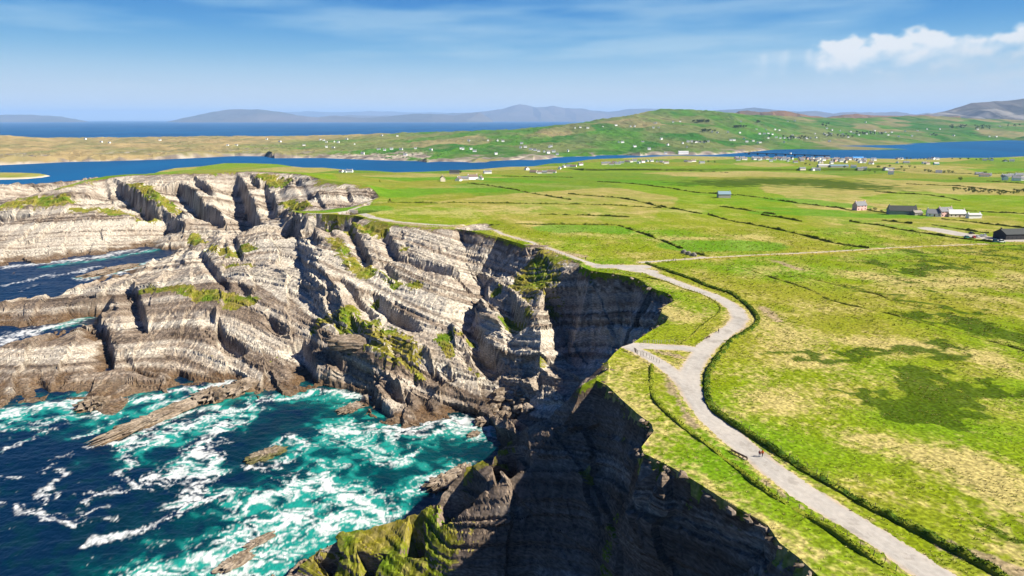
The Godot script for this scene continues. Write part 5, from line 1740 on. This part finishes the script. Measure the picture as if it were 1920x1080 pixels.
func person(where: Vector3, turn: float, tall: float, coat: Color, legs: Color, hair: Color, stride: float, label: String) -> void:
	var o := thing("person", label, "person", where, turn)
	o.scale = Vector3.ONE * (tall / 1.75)
	palette = [coat, legs, Color(0.36, 0.21, 0.14), Color(0.03, 0.028, 0.025)]
	var bones := [[Vector3(0, 0.98, 0), Vector3(0, 1.22, 0.01), 0.125, 0.135, 0], [Vector3(-0.13, 1.36, 0), Vector3(0.13, 1.36, 0), 0.085, 0.085, 0], [Vector3(0, 1.2, 0), Vector3(0, 1.38, 0), 0.14, 0.11, 0],
		[Vector3(0, 1.42, 0), Vector3(0, 1.53, 0.01), 0.055, 0.05, 2], [Vector3(0, 1.59, 0.015), Vector3(0, 1.655, 0.005), 0.082, 0.092, 2], [Vector3(0, 1.59, 0.095), Vector3(0, 1.57, 0.105), 0.016, 0.018, 2]]
	for s in [-1.0, 1.0]:
		var sw: float = s * stride
		var hip := Vector3(s * 0.09, 0.93, 0)
		var knee := Vector3(s * 0.095, 0.50, 0.06 + 0.16 * sw)
		var ankle := Vector3(s * 0.10, 0.09, 0.26 * sw - 0.02)
		bones.append([hip, knee, 0.095, 0.065, 1])
		bones.append([knee, ankle, 0.062, 0.045, 1])
		bones.append([ankle - Vector3(0, 0.04, 0.03), ankle + Vector3(0, -0.055, 0.15), 0.046, 0.035, 3])
		var sh := Vector3(s * 0.20, 1.36, 0)
		var el := Vector3(s * 0.255, 1.09, -0.03 - 0.10 * sw)
		var wr := Vector3(s * 0.24, 0.86, 0.07 - 0.18 * sw)
		bones.append([sh, el, 0.062, 0.05, 0])
		bones.append([el, wr, 0.048, 0.036, 0])
		bones.append([wr, wr + Vector3(0, -0.08, 0.015), 0.034, 0.03, 2])
		for g in 4:
			bones.append([wr + Vector3(0, -0.08, -0.02 + 0.016 * g), wr + Vector3(-s * 0.015, -0.155 - 0.008 * (g % 3), -0.012 + 0.014 * g), 0.011, 0.008, 2])
		bones.append([wr + Vector3(-s * 0.01, -0.03, 0.03), wr + Vector3(-s * 0.02, -0.10, 0.06), 0.012, 0.009, 2])
	put("body", figure(bones, 0.045, Vector3(-0.42, -0.04, -0.46), Vector3(0.42, 1.82, 0.46)), M.far, o)
	palette = [hair]
	put("hair", figure([[Vector3(0, 1.66, -0.012), Vector3(0, 1.60, -0.045), 0.096, 0.075, 0]], 0.03, Vector3(-0.15, 1.45, -0.18), Vector3(0.15, 1.80, 0.13)), M.far, o)

func people() -> void:
	var q := plain_y(1429, 857)
	person(q, 2.4, 1.78, Color(0.62, 0.13, 0.02), Color(0.05, 0.045, 0.045), Color(0.03, 0.02, 0.015), 0.8, "person in an orange jacket walking on the path near the long bench")
	person(plain_shift(q + Vector3(-0.75, 0, 0.25)), 2.5, 1.68, Color(0.20, 0.03, 0.02), Color(0.22, 0.26, 0.30), Color(0.05, 0.03, 0.02), -0.7, "person in a dark red coat beside the one in orange")
	person(plain_y(1347, 624), 0.4, 1.75, Color(0.02, 0.022, 0.03), Color(0.02, 0.02, 0.025), Color(0.02, 0.015, 0.01), 0.5, "person dressed in black alone on the bend of the path")
	var spots := [1263,489,0.9, 1266,489,1.1, 1284,487,2.0, 1114,490,2.6, 1098,487,0.3]
	var words := ["person in dark clothes on the track near the stone huts, one of a pair", "person in a grey coat on the track near the stone huts, one of a pair", "person in blue on the track just below the stone huts", "person in dark green at the edge of the wide gravel area", "person in a black coat by the cliff fence at the wide gravel area"]
	var coats := [Color(0.03, 0.03, 0.035), Color(0.16, 0.16, 0.17), Color(0.03, 0.06, 0.18), Color(0.02, 0.05, 0.03), Color(0.015, 0.015, 0.018)]
	for i in 5:
		person(plain_y(spots[3 * i], spots[3 * i + 1]), spots[3 * i + 2], 1.66 + 0.04 * i, coats[i], Color(0.03, 0.035, 0.06), Color(0.03, 0.02, 0.015), 0.6 - 0.25 * i, words[i])

# ---------------------------------------------------------------- parked cars
func car(where: Vector3, turn: float, paint: Color, label: String, tall := 1.0) -> void:
	var o := thing("parked_car", label, "car", where, turn)
	var body := Shape.new()
	var side := [Vector2(-2.1, 0.32), Vector2(-2.15, 0.75), Vector2(-1.95, 0.98), Vector2(-0.95, 1.02), Vector2(1.35, 1.0), Vector2(2.0, 0.92), Vector2(2.12, 0.7), Vector2(2.1, 0.32)]
	var cabin := [Vector2(-1.75, 0.97), Vector2(-1.35, 1.46 * tall), Vector2(-0.9, 1.52 * tall), Vector2(0.35, 1.5 * tall), Vector2(1.25, 1.0)]
	for pair in [[side, 0.86, body], [cabin, 0.74, Shape.new()]]:
		var r: Array = pair[0]
		var w: float = pair[1]
		var s: Shape = pair[2]
		for i in r.size():
			var p: Vector2 = r[i]
			var q: Vector2 = r[(i + 1) % r.size()]
			s.quad(Vector3(p.x, p.y, -w), Vector3(q.x, q.y, -w), Vector3(q.x, q.y, w), Vector3(p.x, p.y, w))
		for z in [-w, w]:
			for i in range(1, r.size() - 1):
				s.tri(Vector3(r[0].x, r[0].y, z), Vector3(r[i].x, r[i].y, z), Vector3(r[i + 1].x, r[i + 1].y, z))
		put("body" if s == body else "window_band", s.mesh(), mat(paint, 0.25, false, 0.5) if s == body else M.pane, o)
	var roof := Shape.new()
	roof.box(Vector3(-1.3, 1.5 * tall, -0.72), Vector3(0.4, 1.56 * tall, 0.72))
	put("roof", roof.mesh(), mat(paint, 0.25, false, 0.5), o)
	for x in [-1.3, 1.35]:
		for z in [-0.82, 0.82]:
			var t := Shape.new()
			t.rod(Vector3(x, 0.32, z - 0.1), Vector3(x, 0.32, z + 0.1), 0.32, 0.32, 14)
			put("wheel", t.mesh(), M.tyre, o)

func car_park() -> void:
	var spots := [[1822, 438.5, 0.3, lin(0.02, 0.02, 0.025), "black car by the bank at the top of the car park", 1.0], [1813, 445, 0.2, lin(0.02, 0.16, 0.15), "teal car at the grass corner of the car park", 1.1], [1826, 445.5, 1.2, lin(0.5, 0.03, 0.02), "red car in the middle of the car park", 1.0],
		[1833, 444.5, 1.3, lin(0.65, 0.65, 0.65), "white car beside the red one", 1.0], [1840, 443, 1.1, lin(0.4, 0.42, 0.44), "silver car second from the red one", 1.0], [1846, 442.5, 1.2, lin(0.55, 0.55, 0.52), "pale cream car nearest the hedge in its row", 1.0], [1866, 453.5, 0.2, lin(0.03, 0.09, 0.1), "large dark green van with pale bonnet by the exit", 1.35], [1878, 454.5, 0.1, lin(0.6, 0.63, 0.62), "white van parked beside the dark green one", 1.3]]
	for s in spots:
		var q := plain_y(s[0], s[1], 0.02)
		if q.x < 1e8:
			car(q, s[2], s[3], s[4], s[5])

func things_on_land() -> void:
	M.white = mat(lin(0.80, 0.80, 0.78), 0.85)
	M.cream = mat(lin(0.62, 0.55, 0.42), 0.85)
	M.rose = mat(lin(0.60, 0.38, 0.36), 0.85)
	M.teal = mat(lin(0.08, 0.30, 0.28), 0.6)
	M.slate = mat(lin(0.13, 0.135, 0.15), 0.7)
	M.brown_roof = mat(lin(0.13, 0.095, 0.08), 0.8)
	M.dark_roof = mat(lin(0.025, 0.03, 0.03), 0.6)
	M.pale_roof = mat(lin(0.36, 0.36, 0.36), 0.6)
	M.blue_roof = mat(lin(0.14, 0.21, 0.25), 0.5)
	M.bright_blue = mat(lin(0.05, 0.22, 0.55), 0.6)
	M.concrete = mat(lin(0.30, 0.29, 0.27), 0.9)
	M.stone = mat(lin(0.20, 0.185, 0.165), 0.95)
	M.dark_wall = mat(lin(0.035, 0.035, 0.038), 0.85)
	M.pane = mat(lin(0.02, 0.025, 0.03), 0.12, false, 0.5)
	M.door = mat(lin(0.12, 0.03, 0.02), 0.5)
	M.bark = mat(lin(0.09, 0.07, 0.055), 0.95)
	M.wire = mat(lin(0.22, 0.22, 0.21), 0.5)
	M.timber = mat(lin(0.045, 0.024, 0.014), 0.8)
	M.tyre = mat(lin(0.015, 0.015, 0.015), 0.9)
	rocks()
	lap("rocks")
	hedges()
	lap("hedges")
	bench(1386, 856, -0.99, 4.6, "long dark slatted bench facing the cliffs beside the path")
	bench(1327, 634, 0.6, 1.8, "small dark bench on the grass inside the bend of the path")
	beehive(1282, 474, 1.9, "stone beehive hut at the hedge end of the three")
	beehive(1291, 477, 1.8, "middle stone beehive hut of the three")
	beehive(1300.5, 480, 1.9, "stone beehive hut closest to the track of the three")
	people()
	car_park()

# ---------------------------------------------------------------- sky: air and clouds, all the way round
func sky_tone(e: float) -> Color:                            # sRGB by elevation in degrees
	var rows := [[-90.0, 120, 140, 150], [-1.0, 214, 221, 222], [0.0, 222, 228, 228], [1.0, 219, 228, 229], [2.2, 202, 219, 228], [3.6, 172, 206, 228], [5.2, 126, 183, 222], [7.0, 84, 157, 215], [9.0, 56, 134, 205], [14.0, 30, 106, 188], [30.0, 24, 86, 168], [90.0, 16, 62, 140]]
	for i in rows.size() - 1:
		if e <= rows[i + 1][0]:
			var k: float = (e - rows[i][0]) / (rows[i + 1][0] - rows[i][0])
			return Color(lerpf(rows[i][1], rows[i + 1][1], k) / 255.0, lerpf(rows[i][2], rows[i + 1][2], k) / 255.0, lerpf(rows[i][3], rows[i + 1][3], k) / 255.0)
	return Color(0.07, 0.23, 0.54)

func make_sky() -> Sky:
	var w := 4096
	var h := 2048
	var im := Image.create(w, h, false, Image.FORMAT_RGB8)
	var hi := int(h * (0.5 - 16.0 / 180.0))
	for y in h:
		if y < hi or y > h / 2 + 12:
			im.fill_rect(Rect2i(0, y, w, 1), sky_tone(90.0 - 180.0 * (y + 0.5) / h))
	var veil := FastNoiseLite.new()
	veil.frequency = 0.05
	veil.fractal_octaves = 5
	veil.seed = 4
	var puff := FastNoiseLite.new()
	puff.frequency = 0.42
	puff.fractal_octaves = 5
	puff.seed = 12
	for y in range(hi, h / 2 + 13):
		var e := 90.0 - 180.0 * (y + 0.5) / h
		var base := sky_tone(e)
		for x in w:
			var az := wrapf(360.0 * (x + 0.5) / w, -180.0, 180.0)   # degrees right of the view
			var c := base
			# thin high veils, drawn out along the wind
			var v := veil.get_noise_2d(az * 1.2 + e * 2.0, e * 9.0 - az * 0.5) * 0.5 + veil.get_noise_2d(az * 0.35 + 40.0, e * 4.0) * 0.9 + 0.06
			var s := clampf(v, 0.0, 0.6) * clampf(e / 3.0, 0.0, 1.0) * clampf((17.0 - e) / 8.0, 0.0, 1.0)
			c = c.lerp(Color(0.86, 0.91, 0.94), s * 0.75)
			# old trails, thinned out
			var trail := clampf(1.0 - absf(e - 8.25 - 0.055 * (az - 30.0) - 0.05 * sin(az * 0.9)) / 0.16, 0.0, 1.0) * clampf(1.0 - absf(wrapf(az - 31.5, -90.0, 90.0)) / 5.5, 0.0, 1.0)
			trail = maxf(trail, 0.6 * clampf(1.0 - absf(e - 6.75 - 0.02 * (az - 24.0)) / 0.1, 0.0, 1.0) * clampf(1.0 - absf(wrapf(az - 23.5, -120.0, 120.0)) / 2.2, 0.0, 1.0))
			c = c.lerp(Color(0.80, 0.88, 0.94), trail * 0.6)
			# a bank of cumulus low over the land, here and there round the horizon
			var here := clampf(1.0 - absf(wrapf(az - 36.0, -60.0, 60.0)) / 20.0, 0.0, 1.0)
			if here > 0.0 and e > 0.3 and e < 9.5:
				var rise := 5.3 + 0.075 * wrapf(az - 28.0, -60.0, 60.0)
				var lump := puff.get_noise_2d(az * 1.0, e * 1.7)
				var roll := puff.get_noise_2d(az * 0.33 + 50.0, 3.0)
				var top := rise + 1.1 * roll + 0.25
				var body := clampf((top - e) * 1.6 + 1.5 * lump, 0.0, 1.0) * clampf((e - rise + 1.6) * 0.55 + 0.6 * lump + 0.15, 0.0, 1.0) * clampf(roll * 3.0 + 0.75 + 2.2 * (here - 0.45), 0.0, 1.0)
				c = c.lerp(Color(0.96, 0.965, 0.965), clampf(body * 1.5, 0.0, 1.0) * clampf(here * 3.0, 0.0, 1.0) * 0.95)
				var haze := clampf((rise - 0.3 - e) * 0.5, 0.0, 1.0) * clampf(e * 0.6, 0.0, 1.0) * clampf((here - 0.2) * 1.4, 0.0, 1.0)
				c = c.lerp(Color(0.84, 0.87, 0.88), haze * (0.45 + 0.5 * lump))
			im.set_pixel(x, y, c)
	var m := PanoramaSkyMaterial.new()
	m.panorama = ImageTexture.create_from_image(im)
	m.energy_multiplier = 1.0 / EXPOSURE
	var s := Sky.new()
	s.sky_material = m
	return s

const EXPOSURE := 3.0

func view_and_light() -> void:
	var cam := Camera3D.new()
	cam.name = "camera"
	cam.fov = rad_to_deg(2.0 * atan(540.0 / FOCAL))
	cam.far = 140000.0
	cam.near = 0.5
	cam.position = Vector3(0, EYE, 0)
	cam.rotation.x = -PITCH
	add_child(cam)
	cam.current = true
	var env := Environment.new()
	env.background_mode = Environment.BG_SKY
	env.sky = make_sky()
	env.tonemap_mode = Environment.TONE_MAPPER_LINEAR
	env.tonemap_exposure = EXPOSURE
	env.sdfgi_enabled = true
	env.ssao_enabled = true
	env.ssil_enabled = true
	env.fog_enabled = true
	env.fog_density = 0.000021
	env.fog_light_color = Color(0.64, 0.80, 1.0)
	var we := WorldEnvironment.new()
	we.name = "world"
	we.environment = env
	add_child(we)
	var sun := DirectionalLight3D.new()
	sun.name = "sun"
	sun.light_energy = 1.45
	sun.light_color = Color(1.0, 0.965, 0.90)
	sun.light_angular_distance = 0.5
	sun.shadow_enabled = true
	var towards := Vector3(0.69, 0.66, 0.19)                  # right of the view and a little behind it, 43 degrees up
	sun.look_at_from_position(towards * 100.0, Vector3.ZERO)
	add_child(sun)

func set_noise(n: FastNoiseLite, freq: float, octaves: int, at_seed: int, kind := FastNoiseLite.TYPE_SIMPLEX_SMOOTH) -> void:
	n.noise_type = kind
	n.frequency = freq
	n.fractal_octaves = octaves
	n.seed = at_seed

func _ready() -> void:
	t_start = Time.get_ticks_msec()
	rng.seed = 71
	set_noise(n_big, 0.006, 3, 3)
	set_noise(n_mid, 0.035, 4, 5)
	set_noise(n_fine, 0.30, 3, 7)
	set_noise(n_ridge, 0.022, 4, 9)
	n_ridge.fractal_type = FastNoiseLite.FRACTAL_RIDGED
	set_noise(n_edge, 0.11, 2, 15)
	for n in [n_cell, n_cell2]:
		set_noise(n, 0.006, 1, 21, FastNoiseLite.TYPE_CELLULAR)
		n.fractal_type = FastNoiseLite.FRACTAL_NONE
		n.cellular_return_type = FastNoiseLite.RETURN_CELL_VALUE
		n.cellular_distance_function = FastNoiseLite.DISTANCE_MANHATTAN
	set_noise(n_block, 0.034, 1, 33, FastNoiseLite.TYPE_CELLULAR)
	n_block.fractal_type = FastNoiseLite.FRACTAL_NONE
	n_block.cellular_return_type = FastNoiseLite.RETURN_CELL_VALUE
	M.far = mat(Color.WHITE, 0.95, true, 0.1)
	M.grass = mat(Color.WHITE, 0.95, true, 0.1)
	M.grass.albedo_texture = grain(0.02, 0.66, 1.0, 1024, 6, 0.3)
	M.grass.uv1_triplanar = true
	M.grass.uv1_world_triplanar = true
	M.grass.uv1_scale = Vector3.ONE * 0.035
	M.rock = mat(Color.WHITE, 0.9, true, 0.2)
	M.rock.albedo_texture = grain(0.016, 0.55, 1.0, 1024, 6, 0.3)
	M.rock.uv1_triplanar = true
	M.rock.uv1_world_triplanar = true
	M.rock.uv1_scale = Vector3(0.03, 0.09, 0.03)
	M.gravel = mat(Color.WHITE, 0.95, true, 0.1)
	M.water = mat(Color.WHITE, 0.30, true, 0.33)
	M.open_water = mat(Color.WHITE, 0.6, true, 0.12)
	view_and_light()
	lap("sky")
	survey_land()
	lap("surveyed %d" % land.p.size())
	draw_maps()
	lap("maps")
	survey_far()
	var jobs := [things_on_land, buildings, bridge]
	for j in jobs:
		j.call()
		lap("things")
	build_land()
	lap("land")
	build_sea()
	build_far()
